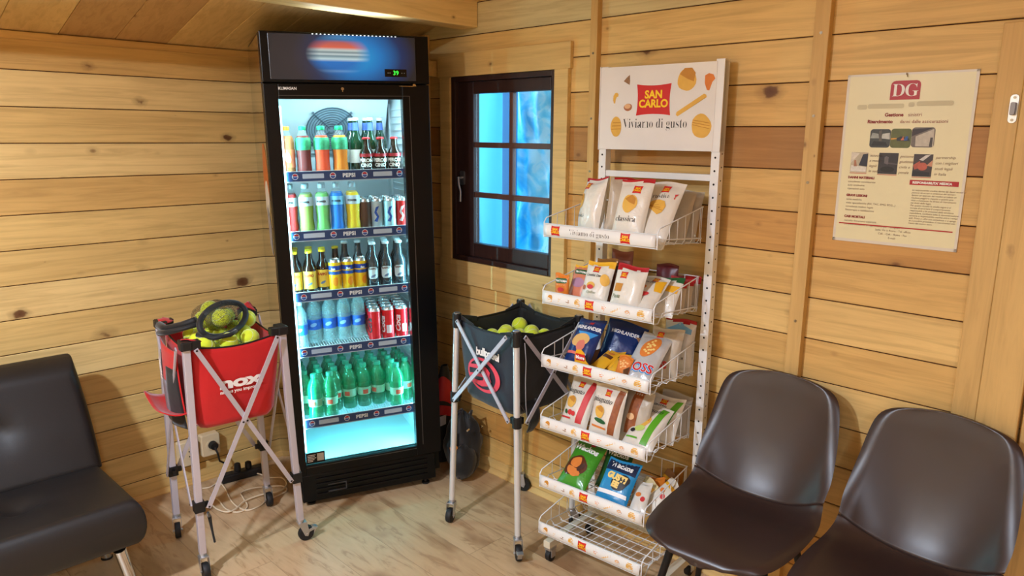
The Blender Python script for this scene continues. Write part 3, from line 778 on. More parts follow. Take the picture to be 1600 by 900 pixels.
# top shelf: iced teas
tea_o = pm('peach_label', (226, 110, 66), .5, var=.3, scale=50); tea_g = pm('teal_green_label', (60, 160, 110), .5, var=.9, scale=70)
greencap = capm('green_cap', (30, 170, 110))
z = SH[0]
pt = pet('tea_bottle', .190, .031, clearp, tea_o, capm('orange_cap', (240, 150, 30)), pm('amber_tea', (176, 96, 30), .2, spec=.15), (.14, .52), lettering=(polyfaces(ell(0, 0, .014, .020, 16, .3, .08), .006), .35, pm('pale_peach_print', (240, 190, 150), .5)))
place(pt, .053, .11, z, 'iced tea bottle with orange cap and peach label, leftmost on the top fridge shelf', None, .2)
b1 = pet('tea_bottle', .190, .031, clearp, tea_g, greencap, pm('dark_red_tea', (120, 16, 6), .2, spec=.15), (.50, .76))
b2 = pet('orangeade_bottle', .190, .031, clearp, tea_g, greencap, pm('orange_drink', (250, 70, 0), .25, spec=.15), (.50, .76))
b3 = pet('orangeade_bottle', .190, .031, clearp, tea_g, greencap, pm('amber_orange_drink', (248, 136, 0), .25, spec=.15), (.50, .76))
place(b1, .119, .115, z, 'dark red iced tea bottle with green cap on the top fridge shelf', None)
place(b2, .193, .11, z, 'bright orange drink bottle with green cap, nearer the red tea on the top fridge shelf', None)
place(b3, .267, .11, z, 'amber-orange drink bottle with green cap beside the beer bottles, top fridge shelf', None)
bb = pet('tea_bottle', .190, .031, clearp, tea_g, greencap, pm('brown_tea', (90, 34, 8), .2, spec=.15), (.50, .76))
for x, w in ((.06, 'leftmost'), (.128, 'behind the dark red tea'), (.202, 'behind the bright orange drink'), (.276, 'behind the amber-orange drink')):
    place(bb, x, .19, z, 'brown iced tea bottle in the back row, top shelf, ' + w, 'iced teas in the back row')
# beers
lab_b = pm('blue_white_neck', (70, 100, 170), .5); whl = pm('cream_label', (232, 226, 214), .5)
tallb = glassb('beer_bottle', .225, .0305, glassgr, whl, capm('silver_blue_cap', (200, 214, 224)), (.15, .40), lab_b)
for x, y, w in ((.355, .215, 'left of the pair'), (.418, .215, 'right of the pair')):
    place(tallb, x, y, z, 'tall green beer bottle with blue neck label, ' + w + ', top shelf', 'tall green beers on the top shelf')
for x, w in ((.352, 'left'), (.415, 'middle'), (.478, 'right')):
    place(tallb, x, .29, z - 0.0, 'tall green beer bottle at the back of the top shelf, ' + w + ' of three', 'tall green beers on the top shelf')
redcap = capm('red_crown_cap', (190, 36, 40)); peronl = pm('red_beer_label', (170, 30, 40), .5)
T = [(text2d('PERON', .0195, .0012), .29, whl), (text2d('CINO', .0195, .0012), .15, whl)]
per = glassb('beer_bottle', .142, .0275, glassbr, peronl, redcap, (.44, .53), None, T)
rows = ['front', 'second', 'third']
for j, y in enumerate((.10, .162)):
    for i, x in enumerate((.372, .432, .492)):
        place(per, x + j * .018, y, z, 'small brown beer bottle with red cap, %s of three in the %s row, top shelf' % (('left', 'middle', 'right')[i], rows[j]), 'small brown beers on the top shelf')
# second shelf: sports drinks
z = SH[1]; plab = pm('sports_label', (196, 208, 210), .4); ink = pm('black_print', (20, 20, 22), .5)
ccap = capm('clear_grey_cap', (150, 165, 172))
sp = []
for nme, c, q in (('red', (226, 22, 20), 0), ('pale green', (158, 178, 70), 1), ('light green', (120, 196, 96), 2), ('blue', (0, 120, 214), 3), ('yellow', (246, 200, 0), 4)):
    o = pet('sports_drink_bottle', .198, .0305, clearp, plab if q != 3 else pm('blue_sports_label', (120, 190, 226), .4), ccap, pm('sport_' + nme.replace(' ', '_'), c, .25, spec=.15), (.56, .74), lettering=(text2d('POWER', .0115, .0006), .62, ink), waist=.90)
    o.name = 'sports_drink_bottle_' + nme.split()[-1] if False else o.name
    x = (.047, .112, .179, .240, .306)[q]
    place(o, x, .108, z, nme + ' sports drink bottle, front row of the second fridge shelf', 'sports drinks in the front row')
    o2 = copy_tree(o); o2.matrix_world = FM @ Matrix.Translation((x + .012, .185, z)); tag(o2, nme + ' sports drink bottle, behind the front one on the second fridge shelf', 'bottle', 'sports drinks in the back row')
slim = [('dark brown', (92, 66, 56)), ('silver', (190, 204, 206)), ('pale blue', (170, 214, 222)), ('red', (222, 44, 44))]
for i, (nme, c) in enumerate(slim):
    sc = can('soft_drink_can', .128, .0262, pm('can_' + nme.replace(' ', '_'), c, .3, .25), [(polyfaces([(-.012, -.030), (.002, -.034), (.010, -.010), (.0, .010), (.012, .034), (-.002, .030), (-.010, .006), (.001, -.012)], .006), .48, white if i == 3 else blue_p)] if i > 0 else None)
    for j in range(3):
        x = (.372, .421, .452, .506)[i] + (0, .002, .018, .003)[i] + j * .004
        x = (.362, .4145, .467, .5195)[i] + j * .003
        place(sc, x - .006, .095 + j * .056 + .02 * (i < 2), z, '%s slim can, %s from the front on the second fridge shelf' % (nme, ORD[j]), nme + ' slim cans')
# third shelf
z = SH[2]; ycap = capm('yellow_crown_cap', (240, 196, 40)); ylab = pm('yellow_beer_label', (246, 200, 70), .5)
raf = glassb('beer_bottle', .178, .0275, glassbr, ylab, ycap, (.10, .52), None, [(text2d('RAFFO', .0150, .0007, space=.9), .39, pm('brick_print', (190, 70, 30), .5)), (polyfaces(ell(.002, 0, .012, .005, 12, .5), .005), .22, pm('slate_print', (110, 130, 160), .5))])
for i, x in enumerate((.048, .108, .166)):
    for j in range(3 if i < 2 else 2):
        place(raf, x + j * .008, .105 + j * .06 + (.02 if i == 2 else 0), z, 'dark beer bottle with yellow cap, %s column from left, %s from the front, third shelf' % (ORD[i], ORD[j]), 'yellow-label beers')
place(raf, .232, .19, z, 'dark beer bottle with yellow cap directly behind the yellow cans', 'yellow-label beers')
ycan = can('soft_drink_can', .135, .0270, pm('can_yellow', (250, 190, 30), .3, .1), [(text2d('San', .013, .0006, shear=.2), .67, white), (polyfaces(ell(0, 0, .013, .018, 14, 0, .1), .006), .30, pm('orange_fruit_print', (246, 140, 20), .5), .3)], [(.52, .62, blue_p), (.66, .80, pm('deep_blue_band', (24, 60, 150), .4))])
for i, x in enumerate((.213, .269, .322)):
    place(ycan, x, .105, z, 'yellow can with blue band, %s of the three on the third shelf' % ('left', 'middle', 'right')[i], 'yellow cans', -.2 + .3 * i)
slab = pm('silver_beer_label', (214, 230, 232), .4); scap = capm('silver_crown_cap', (214, 226, 230))
raf2 = glassb('beer_bottle', .198, .0285, clearg, None, scap, (.1, .4), None, [(text2d('RAFFO', .0125, .0007, space=.9), .40, pm('slate_print2', (120, 100, 96), .5)), (polyfaces(ell(.002, 0, .012, .005, 12, .5), .005), .26, pm('slate_print', (110, 130, 160), .5))], oval=(.33, slab))
for i, x in enumerate((.376, .434, .492)):
    for j in range(3):
        place(raf2, x + j * .010, .100 + j * .062, z, 'clear beer bottle with silver cap, %s column, %s from the front, third shelf' % (('left', 'middle', 'right')[i], ORD[j]), 'silver-label beers')
for x, w in ((.272, 'left'), (.330, 'right')):
    place(raf2, x, .185, z, 'clear beer bottle with silver cap behind the yellow cans, ' + w + ' one', 'silver-label beers')
# fourth shelf: water and cola
z = SH[3]; wlab = pm('water_label', (26, 100, 200), .45, var=.5, scale=60)
wat = pet('water_bottle', .205, .0315, waterm, wlab, capm('white_blue_cap', (200, 226, 240)), None, (.30, .52), lettering=(polyfaces(ell(0, 0, .015, .008, 16, .35), .006), .41, pm('pale_blue_print', (150, 196, 232), .5)))
for i, x in enumerate((.052, .122, .186, .249, .314)):
    for j in range(3):
        y0_ = .105 if i == 0 else .175
        if y0_ + j * .07 > .34: continue
        place(wat, x + (.012 if i and j else 0), y0_ + j * .07, z, 'blue-labelled water bottle, %s column from left, %s from the front, fourth shelf' % (ORD[i], ORD[j]), 'water bottles')
colac = can('cola_can', .146, .0275, pm('can_cola_red', (222, 22, 34), .3, .15), [(rot90(text2d('Cola', .036, .0012, shear=.3)), .45, pm('black_script', (30, 14, 16), .5), -.1)], ())
colac2 = can('cola_can', .146, .0275, pm('can_cola_red', (222, 22, 34), .3, .15), [(rot90(text2d('Coca', .036, .0012, shear=.3)), .45, white, -.5), (polyfaces(rrect(-.011, .011, -.018, .018, .001, 1), .006), .32, pm('nutrition_panel', (220, 190, 190), .5), .15)], ())
for i, x in enumerate((.372, .432, .492)):
    for j in range(4):
        place(colac if (i == 0) else colac2, x + j * .006, .105 + j * .058, z, 'red cola can, %s column, %s from the front, fourth fridge shelf' % (('left', 'middle', 'right')[i], ORD[j]), 'red cola cans', .35 * (i - 1))
# fifth shelf: green sparkling water
z = SH[4]; glab = pm('pale_green_label', (150, 224, 190), .5); rl = pm('red_small_print', (214, 96, 70), .5)
gb = pet('sparkling_water_bottle', .200, .0315, greenp, glab, capm('green_water_cap', (26, 150, 116)), None, (.28, .46), lettering=(polyfaces(rrect(-.012, .012, -.010, .010, .002, 1), .008), .36, rl), waist=.90)
for i, x in enumerate((.093, .159, .455)):
    place(gb, x, .100, z, 'green sparkling water bottle standing forward at the shelf edge, %s of the three, fifth shelf' % ('left', 'middle', 'right')[i], 'green sparkling water bottles', .3 * (i - 1))
for j in range(4):
    for i in range(8):
        place(gb, .060 + .0650 * i, .166 + j * .066, z, 'green sparkling water bottle, %s column from left, %s full row, fifth shelf' % (ORD[i], ORD[j]), 'green sparkling water bottles', .3 * ((i * 7 + j * 3) % 5 - 2))
# ------------------------------------------------------------------ ball trolleys
alum = pm('brushed_aluminium', (200, 196, 208), .35, .35, bump=.02)
alum_r = pm('round_aluminium', (222, 226, 230), .28, .45)
joint = pm('black_joint_plastic', (22, 22, 24), .45)
redf = pm('red_nylon', (192, 16, 20), .62, bump=.25, bscale=14, sheen=.2)
redf2 = pm('dark_red_nylon', (140, 14, 20), .65, bump=.25, bscale=14)
blkf = pm('black_nylon', (13, 13, 16), .65, bump=.25, bscale=14, sheen=.2)
navf = pm('navy_nylon', (30, 40, 54), .60, bump=.25, bscale=14, sheen=.2)
zinc = pm('zinc_bracket', (190, 192, 196), .3, .85)
def ball_mat():
    s = NT('tennis_felt'); tc = s.node('ShaderNodeTexCoord')
    n = s.node('ShaderNodeTexNoise', i_Scale=60.0, i_Detail=4.0); s.link(tc.outputs['Object'], n.inputs['Vector'])
    oi = s.node('ShaderNodeObjectInfo')
    c = s.mix(n.outputs[0], lin((206, 220, 20)), lin((232, 240, 50)))
    c = s.mix(s.math('MULTIPLY', oi.outputs['Random'], .5), c, lin((196, 214, 60)))
    s.link(c, s.b.inputs['Base Color']); s.b.inputs['Roughness'].default_value = .9; s.b.inputs['Sheen Weight'].default_value = .4
    bp = s.node('ShaderNodeBump', i_Strength=.3, i_Distance=.001); n2 = s.node('ShaderNodeTexNoise', i_Scale=400.0); s.link(tc.outputs['Object'], n2.inputs['Vector']); s.link(n2.outputs[0], bp.inputs['Height']); s.link(bp.outputs[0], s.b.inputs['Normal'])
    return s.m
felt = ball_mat(); seam_m = pm('ball_seam', (225, 232, 190), .8)
BR_ = .0328
def make_ball():
    m = MB(); n1, n2 = 24, 16
    vs = [(0, 0, -BR_)] + [(BR_ * cos(2 * pi * i / n1) * sin(pi * j / n2), BR_ * sin(2 * pi * i / n1) * sin(pi * j / n2), -BR_ * cos(pi * j / n2)) for j in range(1, n2) for i in range(n1)] + [(0, 0, BR_)]
    fs = [(0, 1 + (i + 1) % n1, 1 + i) for i in range(n1)]
    for j in range(n2 - 2):
        for i in range(n1): fs.append((1 + j * n1 + i, 1 + j * n1 + (i + 1) % n1, 1 + (j + 1) * n1 + (i + 1) % n1, 1 + (j + 1) * n1 + i))
    l = 1 + (n2 - 2) * n1; fs += [(l + i, l + (i + 1) % n1, len(vs) - 1) for i in range(n1)]
    m.add(vs, fs, 0); o = m.build('tennis_ball', felt, smooth=180)
    q = MB(); pts = []
    for k in range(48):
        t = 2 * pi * k / 48; p = Vector((cos(t) + .42 * cos(3 * t), sin(t) - .42 * sin(3 * t), 1.05 * sin(2 * t))).normalized() * (BR_ - .0004); pts.append(p)
    q.tube(pts, .0010, 5, closed=True); q.build('seam', seam_m, o, smooth=180)
    return o
BALL = make_ball(); BALL_USED = []
def put_ball(p, label, group):
    o = BALL if not BALL_USED else copy_tree(BALL); BALL_USED.append(1)
    o.location = p; o.rotation_euler = (R.uniform(0, 6), R.uniform(0, 6), R.uniform(0, 6)); return tag(o, label, 'ball', group)

def caster(parent, p, yaw, brake=False):
    """p = bottom of the leg, wheel under it touching the floor"""
    zt = p[2]; r = .031
    X = Matrix.Translation((p[0], p[1], 0)) @ Matrix.Rotation(yaw, 4, 'Z')
    m = MB(); m.X = X
    m.disc((0, 0, zt - .004), .013, .010, 'z', 16); m.box(-.012, .022, -.016, .016, zt - .014, zt - .009)
    for s in (-1, 1):
        m.prism([(-.012, zt - .010), (.022, zt - .010), (.030, r + .006), (.024, r - .010), (.012, r - .006)], s * .0145, s * .0165)
    m.disc((.020, 0, r), .004, .038, 'y', 10)
    if brake:
        m.prism([(.03, r + .004), (.062, r + .012), (.066, r + .018), (.05, r + .022), (.03, r + .016)], -.012, .012)
        m.prism([(.05, r - .010), (.062, r + .012), (.056, r + .014), (.043, r - .012)], -.009, .009)
    f = m.build('caster_fork', zinc, parent, bevel=.0006, bseg=1)
    w = MB(); w.X = X
    # wheel turned about the local y axis
    pr = [(.008, -.011), (r * .93, -.011), (r, -.007), (r, .007), (r * .93, .011), (.008, .011)]
    vs = []; fs = []; sg = 24
    for rr, e in pr:
        for k in range(sg): vs.append((.020 + rr * cos(2 * pi * k / sg), e, r + rr * sin(2 * pi * k / sg)))
    for i in range(len(pr) - 1):
        for k in range(sg): fs.append((i * sg + k, i * sg + (k + 1) % sg, (i + 1) * sg + (k + 1) % sg, (i + 1) * sg + k))
    fs += [tuple(range(sg)), tuple(range(len(pr) * sg - 1, (len(pr) - 1) * sg - 1, -1))]
    w.add(vs, fs); w.build('caster_wheel', pm('black_rubber', (26, 26, 28), .6), parent, smooth=40)

def quad_loft(corner_fn, levels, n=10, rnd=.25):
    """closed bag outline through 4 corners at each level; returns MB"""
    m = MB(); rows = []
    for L in levels:
        c = corner_fn(L); pts = []
        for i in range(4):
            a, b = Vector(c[i]), Vector(c[(i + 1) % 4])
            for k in range(n): pts.append((a, b, k / n, i))
        rows.append(pts)
    return rows

def trolley(name, label, tops, bots, collar_z, square, cast_yaw, brakes):
    """tops/bots: four corners in order around"""
    t = thing(name, label, 'ball trolley', ((tops[0][0] + tops[2][0]) / 2, (tops[0][1] + tops[2][1]) / 2, 0))
    O = Vector(t.location); loc = lambda p: Vector(p) - O
    T = [loc(p) for p in tops]; Bt = [loc(p) for p in bots]
    cen = sum(T, Vector()) / 4
    axis = (T[1] - T[0]).normalized()
    for i in range(4):
        m = MB()
        if square: m.bar(Bt[i], T[i], .024, .024, up=axis)
        else: m.tube([Bt[i], T[i]], .0125, 16)
        m.build('leg', alum if square else alum_r, t, bevel=.002 if square else 0, smooth=None if square else 40)
        top = MB(); d = T[i] + Vector((0, 0, .006))
        e1 = (T[(i + 1) % 4] - T[i]).normalized(); e2 = (T[i - 1] - T[i]).normalized()
        if square:
            top.bar(d - e1 * .02, d + e1 * .045, .034, .030); top.bar(d - e2 * .02, d + e2 * .045, .032, .028)
        else:
            top.tube([d + Vector((0, 0, -.05)), d + Vector((0, 0, .008))], .018, 16); top.bar(d + Vector((0, 0, -.03)), d + e1 * .03 + Vector((0, 0, -.03)), .012, .03); top.bar(d + Vector((0, 0, -.03)), d + e2 * .03 + Vector((0, 0, -.03)), .012, .03)
        top.build('corner_joint', joint, t, bevel=.003)
        if not square:
            cp = MB(); cp.disc(d + Vector((0, 0, .0095)), .013, .004, 'z', 16); cp.build('leg_cap', zinc, t)
        cm = MB(); k = (collar_z - Bt[i].z) / (T[i].z - Bt[i].z); c = Bt[i].lerp(T[i], k)
        if square:
            cm.bar(c - Vector((0, 0, .02)), c + Vector((0, 0, .02)), .036, .036, up=axis); cm.bar(c, c + e1 * .034, .012, .020); cm.bar(c, c + e2 * .034, .012, .020)
        else:
            cm.tube([c - Vector((0, 0, .022)), c + Vector((0, 0, .022))], .0175, 16); cm.bar(c, c + e1 * .034, .010, .026); cm.bar(c, c + e2 * .034, .010, .026)
        cm.build('sliding_collar', joint, t, bevel=.002)
        caster(t, Bt[i], cast_yaw[i], i in brakes)
    for i in range(4):
        j = (i + 1) % 4; e = (T[j] - T[i]).normalized(); out = Vector((e.y, -e.x, 0))
        if (T[i] - cen).dot(out) < 0: out = -out
        ki = (collar_z - Bt[i].z) / (T[i].z - Bt[i].z); kj = (collar_z - Bt[j].z) / (T[j].z - Bt[j].z)
        ci, cj = Bt[i].lerp(T[i], ki), Bt[j].lerp(T[j], kj)
        off = .020
        a0, a1 = T[i] + e * .028 + out * off + Vector((0, 0, -.012)), cj - e * .028 + out * off
        b0, b1 = T[j] - e * .028 + out * (off + .006) + Vector((0, 0, -.012)), ci + e * .028 + out * (off + .006)
        for (p, q) in ((a0, a1), (b0, b1)):
            m = MB(); w, th = (.016, .0045)
            m.bar(p, q, w, th, up=out) if False else None
            # flat strip standing on its edge: wide across the side, thin outwards
            tt = (q - p).normalized(); sd_ = tt.cross(out).normalized(); vs = []
            for c in (p - tt * .006, q + tt * .006):
                for sx, sy in ((-1, -1), (1, -1), (1, 1), (-1, 1)): vs.append(c + sd_ * (sx * w / 2) + out * (sy * th / 2))
            m.add(vs, [(0, 3, 2, 1), (4, 5, 6, 7), (0, 1, 5, 4), (1, 2, 6, 5), (2, 3, 7, 6), (3, 0, 4, 7)])
            for c in (p, q, (p + q) / 2):
                pts = [c + out * (th / 2 + .001) + (sd_ * cos(2 * pi * k / 8) + tt * sin(2 * pi * k / 8)) * .004 for k in range(8)]
                m.add(pts, [tuple(range(8))], 1)
            m.build('cross_brace', [alum, joint], t)
    return t, T, O, cen

def basket(t, T, cen, top_z, bot_z, inset_t, inset_b, mats, sag=.012, bulge=.018, wob=.004, seed=1, rnd=.35, name='fabric_basket', side_mi=None, thick=.003):
    """soft four-sided bag hung between the corners, rounded at the bottom"""
    n = 14; m = MB(); NL = 16
    rings = []
    for L in range(NL + 1):
        v = L / NL; ins = inset_t + (inset_b - inset_t) * (v ** 1.5); z = top_z + (bot_z - top_z) * v
        c = [cen + (Vector((p.x, p.y, 0)) - Vector((cen.x, cen.y, 0))) * (1 - ins) for p in T]
        ring = []
        for i in range(4):
            a, b = c[i], c[(i + 1) % 4]; e = (b - a); out = Vector((e.y, -e.x, 0)).normalized()
            if (a - cen).dot(out) < 0: out = -out
            for k in range(n):
                s = k / n; arch = 4 * s * (1 - s)
                p = a + e * s + out * (bulge * arch * sin(pi * min(1, v * .9 + .1)))
                edge = min(s, 1 - s); rr = max(0, .12 - edge) / .12
                p -= (p - cen).normalized() * 0
                p += (Vector((cen.x, cen.y, 0)) - Vector((p.x, p.y, 0))).normalized() * (.018 * rr * rr * v)
                w = noise.noise(Vector((p.x * 9 + seed, p.y * 9, z * 7))) * wob * (1 + v)
                zz = z - sag * arch * (1 - v) ** 2
                if v > .85: zz += (v - .85) / .15 * .02 * (1 - arch) 
                ring.append((p.x + out.x * w, p.y + out.y * w, zz))
        rings.append(ring)
    N = 4 * n; vs = [q for r_ in rings for q in r_]
    fs = []; mi = []
    for j in range(NL):
        for k in range(N): fs.append((j * N + k, j * N + (k + 1) % N, (j + 1) * N + (k + 1) % N, (j + 1) * N + k)); mi.append(side_mi[k // n] if side_mi else 0)
    # bottom
    base = len(vs) - N; prev = base
    for s in (.92, .7, .4):
        idx = len(vs)
        for k in range(N):
            q = Vector(vs[base + k]); cc = Vector((cen.x, cen.y, bot_z)); p = cc + (q - cc) * s; p.z = bot_z - .012 * (1 - s) - .006
            vs.append(tuple(p))
        for k in range(N): fs.append((prev + k, prev + (k + 1) % N, idx + (k + 1) % N, idx + k)); mi.append(0)
        prev = idx
    fs.append(tuple(prev + k for k in range(N - 1, -1, -1))); mi.append(0)
    m.v = vs; m.f = fs; m.mi = mi
    o = m.build(name, mats, t, smooth=180, fixn=False)
    md = o.modifiers.new('thickness', 'SOLIDIFY'); md.thickness = thick; md.offset = 0
    hem = MB(); hem.tube([Vector(q) for q in rings[0]], .0032, 6, closed=True); hem.build('hem', joint, t, smooth=180)
    return rings, n

def side_map(T, cen, i, top_z, ins, out_off):
    a = cen + (Vector((T[i].x, T[i].y, 0)) - Vector((cen.x, cen.y, 0))) * (1 - ins); b = cen + (Vector((T[(i + 1) % 4].x, T[(i + 1) % 4].y, 0)) - Vector((cen.x, cen.y, 0))) * (1 - ins)
    e = (b - a).normalized(); out = Vector((e.y, -e.x, 0))
    if (a - cen).dot(out) < 0: out = -out
    mid = (a + b) / 2
    return e, out, mid, (b - a).length

# red trolley -----------------------------------------------------------
tops = [(-1.335, -.479, .893), (-1.384, -.841, .893), (-1.053, -.871, .893), (-1.001, -.513, .893)]
bots = [(-1.316, -.410, .093), (-1.358, -.765, .093), (-.984, -.800, .093), (-.935, -.425, .093)]
rt, RT, RO, rc = trolley('red_ball_trolley', 'folding ball trolley with red fabric basket and square aluminium legs, beside the fridge', tops, bots, .288, True, (-1.9, -1.7, -.2, -1.75), (2,))
basket(rt, RT, rc, .888, .585, .06, .17, [redf, redf2], sag=.020, bulge=.008, seed=3, name='red_basket')
def surf_on(T, cen, i, z0, z1, ins_t, ins_b, bulge, extra, hw):
    """returns f(x,z) -> point on the bulged side"""
    def f(x, z):
        v = (z0 - z) / (z0 - z1); ins = ins_t + (ins_b - ins_t) * (v ** 1.5)
        e, out, mid, L = side_map(T, cen, i, z0, ins, 0)
        s = .5 + x / L; arch = max(0, 4 * s * (1 - s))
        p = mid + e * x + out * (bulge * arch * sin(pi * min(1, v * .9 + .1)) + extra)
        return (p.x, p.y, z)
    return f
F1 = surf_on(RT, rc, 1, .888, .585, .06, .17, .008, .008, 0)
m = MB(); tx = text2d('nox', .070, .0034, space=.98); tx = ([(a * 1.35, b * .80) for a, b in tx[0]], tx[1])
m.flat(lambda a, b: F1(a + .006, b + .722), tx, 0); m.flat(lambda a, b: F1(a + .004, b + .702), text2d('makes you improve', .0175, .0005), 0)
m.build('basket_lettering', pm('white_fabric_print', (238, 232, 228), .6), rt)
# left-hand pocket with black panels and a small tray flap
F0 = surf_on(RT, rc, 0, .888, .585, .06, .17, .008, .012, 0)
m = MB()
def pk(u, v):
    x = -.115 + .23 * u; z = .86 - .22 * v; p = Vector(F0(x, z)); e, out, mid, L = side_map(RT, rc, 0, .9, .06, 0)
    return tuple(p + out * (.012 + .028 * sin(pi * u) * (.3 + .7 * v)))
m.grid(pk, 14, 12, 0); m.build('side_pocket', redf, rt, smooth=180, solidify=.003)
m = MB()
def pk2(u0, u1, v0, v1):
    def f(u, v):
        q = Vector(pk(u0 + (u1 - u0) * u, v0 + (v1 - v0) * v)); e, out, mid, L = side_map(RT, rc, 0, .9, .06, 0); return tuple(q + out * .003)
    return f
m.grid(pk2(.60, .98, .30, 1.28), 8, 12, 0); m.grid(pk2(.0, .22, .18, 1.28), 6, 12, 0); m.build('black_side_panel', blkf, rt, smooth=180, solidify=.002)
m = MB(); m.grid(pk2(.24, .58, .55, 1.22), 6, 8, 0); m.build('grey_side_panel', pm('grey_nylon', (120, 112, 118), .6), rt, smooth=180, solidify=.002)
e0, out0, mid0, L0 = side_map(RT, rc, 0, .9, .06, 0)
m = MB(); vf = rot90(text2d('nox', .05, .0022)); m.flat(lambda a, b: tuple(Vector(F0(-.02 + a, .770 + b)) + out0 * .036), vf, 0); m.build('pocket_lettering', pm('white_fabric_print', (238, 232, 228), .6), rt)
m = MB()
def flap(u, v):
    x = -.13 + .26 * u; p = Vector(F0(0, .63)); q = Vector((mid0.x, mid0.y, 0)) + e0 * x + out0 * (-.01 + .105 * v); return (q.x, q.y, .632 + .018 * v * v + .018 * (2 * u - 1) ** 2 - .012 * sin(pi * v))
m.grid(flap, 12, 8, 0); m.build('tray_flap', redf, rt, smooth=180, solidify=.004)
# red fabric loops over the corner joints
for i in (0, 1, 3):
    e1 = (RT[(i + 1) % 4] - RT[i]).normalized(); e2 = (RT[i - 1] - RT[i]).normalized(); a = (e1 + e2).normalized(); m = MB()
    def lp(u, v, i=i, e1=e1, e2=e2, a=a):
        d = e1 * cos(pi / 2 * u) + e2 * sin(pi / 2 * u)
        return tuple(RT[i] - a * .012 + d * (.058 * (.35 + .65 * v)) + Vector((0, 0, .026 - .012 * v + (.020 if i == 3 else 0) * sin(pi * u))))
    m.grid(lp, 9, 5, 0); m.build('corner_cloth', redf, rt, smooth=180, solidify=.003)
m = MB(); k0 = Vector(bots[1]) - RO
m.tube([(RT[1] + Vector((.02, -.02, -.60))), k0 + Vector((.030, -.012, .14)), k0 + Vector((.036, -.012, .08)), k0 + Vector((.042, -.012, .03))], [.004, .007, .004, .004], 6)
m.build('strap', blkf, rt)

balls = []
def pile(T, cen, O, zs, inset, label, group, avoid=None, jit=.002, skip=()):
    n = 0
    ex = (T[1] - T[0]); ey = (T[3] - T[0])
    for z, ins, cnt in zs:
        a = [cen + (Vector((p.x, p.y, 0)) - Vector((cen.x, cen.y, 0))) * (1 - ins) for p in T]
        for i in range(cnt):
            for j in range(cnt):
                u, v = (i / (cnt - 1) if cnt > 1 else .5), (j / (cnt - 1) if cnt > 1 else .5)
                p = (a[0] * (1 - u) + a[1] * u) * (1 - v) + (a[3] * (1 - u) + a[2] * u) * v
                balls.append((p.x + O.x + R.uniform(-jit, jit), p.y + O.y + R.uniform(-jit, jit), z + R.uniform(-jit, jit), label, group)); n += 1
G1 = 'loose balls in the red basket'
pile(RT, rc, RO, [(.815, .40, 4), (.862, .52, 3)], 0, '', G1)
red_balls = balls; balls = []
G2 = 'loose balls in the black basket'

# black trolley -----------------------------------------------------------
tops = [(-.446, -1.136, .893), (-.472, -1.490, .893), (-.122, -1.490, .893), (-.086, -1.136, .893)]
bots = [(-.443, -1.092, .093), (-.448, -1.485, .093), (-.135, -1.490, .093), (-.050, -1.105, .093)]
kt, KT, KO, kc = trolley('black_ball_trolley', 'ball trolley with black fabric basket and round silver legs, in front of the window', tops, bots, .557, False, (3.6, -2.2, -.6, -1.0), (1,))
basket(kt, KT, kc, .882, .575, .05, .11, [blkf, navf], sag=.010, bulge=.010, seed=8, name='black_basket', side_mi=(1, 0, 0, 0))
G = surf_on(KT, kc, 0, .882, .575, .05, .11, .010, .008, 0)
m = MB(); pk_ = text2d('bullpadel', .042, .0016, space=.92)
m.flat(lambda a, b: G(-(a) * 1.0, b) if False else G(a + .02, .775 + b - .10 * a * a / .1), pk_, 0); m.build('basket_lettering', pm('white_fabric_print', (238, 232, 228), .6), kt)
m = MB(); pink = pm('pink_fabric_print', (226, 72, 92), .6)
def ringp(cx, cz, r, w0, w1, a0=0, a1=360, n=40, k=1.0, ph=0):
    vs = []; fs = []
    for i in range(n + 1):
        a = RAD(a0 + (a1 - a0) * i / n); w = w0 + (w1 - w0) * (.5 - .5 * cos(a - ph))
        vs += [(cx + r * cos(a), cz + k * r * sin(a)), (cx + (r - w) * cos(a), cz + k * (r - w) * sin(a))]
    for i in range(n): fs.append((2 * i, 2 * i + 2, 2 * i + 3, 2 * i + 1))
    return vs, fs
for g_ in (ringp(.022, .673, .078, .007, .020, n=44, k=1.06, ph=pi),
           polyfaces([(-.052, .705), (.012, .722), (.040, .716), (.056, .698), (.052, .678), (.060, .655), (.044, .628), (.010, .615), (-.030, .622), (-.048, .638), (.0, .640), (.020, .648), (.022, .664), (-.046, .650), (-.050, .662), (.016, .680), (.024, .690), (.010, .700), (-.052, .688)], .02)):
    m.flat(lambda a, b: G((a - .022) * 1.25 - .008, .694 + (b - .673) * .84), g_, 0)
m.build('basket_logo', pink, kt)
for i in range(4):
    m = MB()  # raised cloth at the corners
    e1 = (KT[(i + 1) % 4] - KT[i]).normalized(); e2 = (KT[i - 1] - KT[i]).normalized()
    for e_ in (e1, e2):
        a = KT[i] + (kc - KT[i]).normalized() * .012; a = Vector((a.x, a.y, 0))
        m.add([(a.x, a.y, .86), tuple(a + e_ * .09 + Vector((0, 0, .862))), tuple(a + e_ * .09 + Vector((0, 0, .880))), (a.x, a.y, .902)], [(0, 1, 2, 3)])
    m.build('corner_cloth', blkf, kt, solidify=.003)
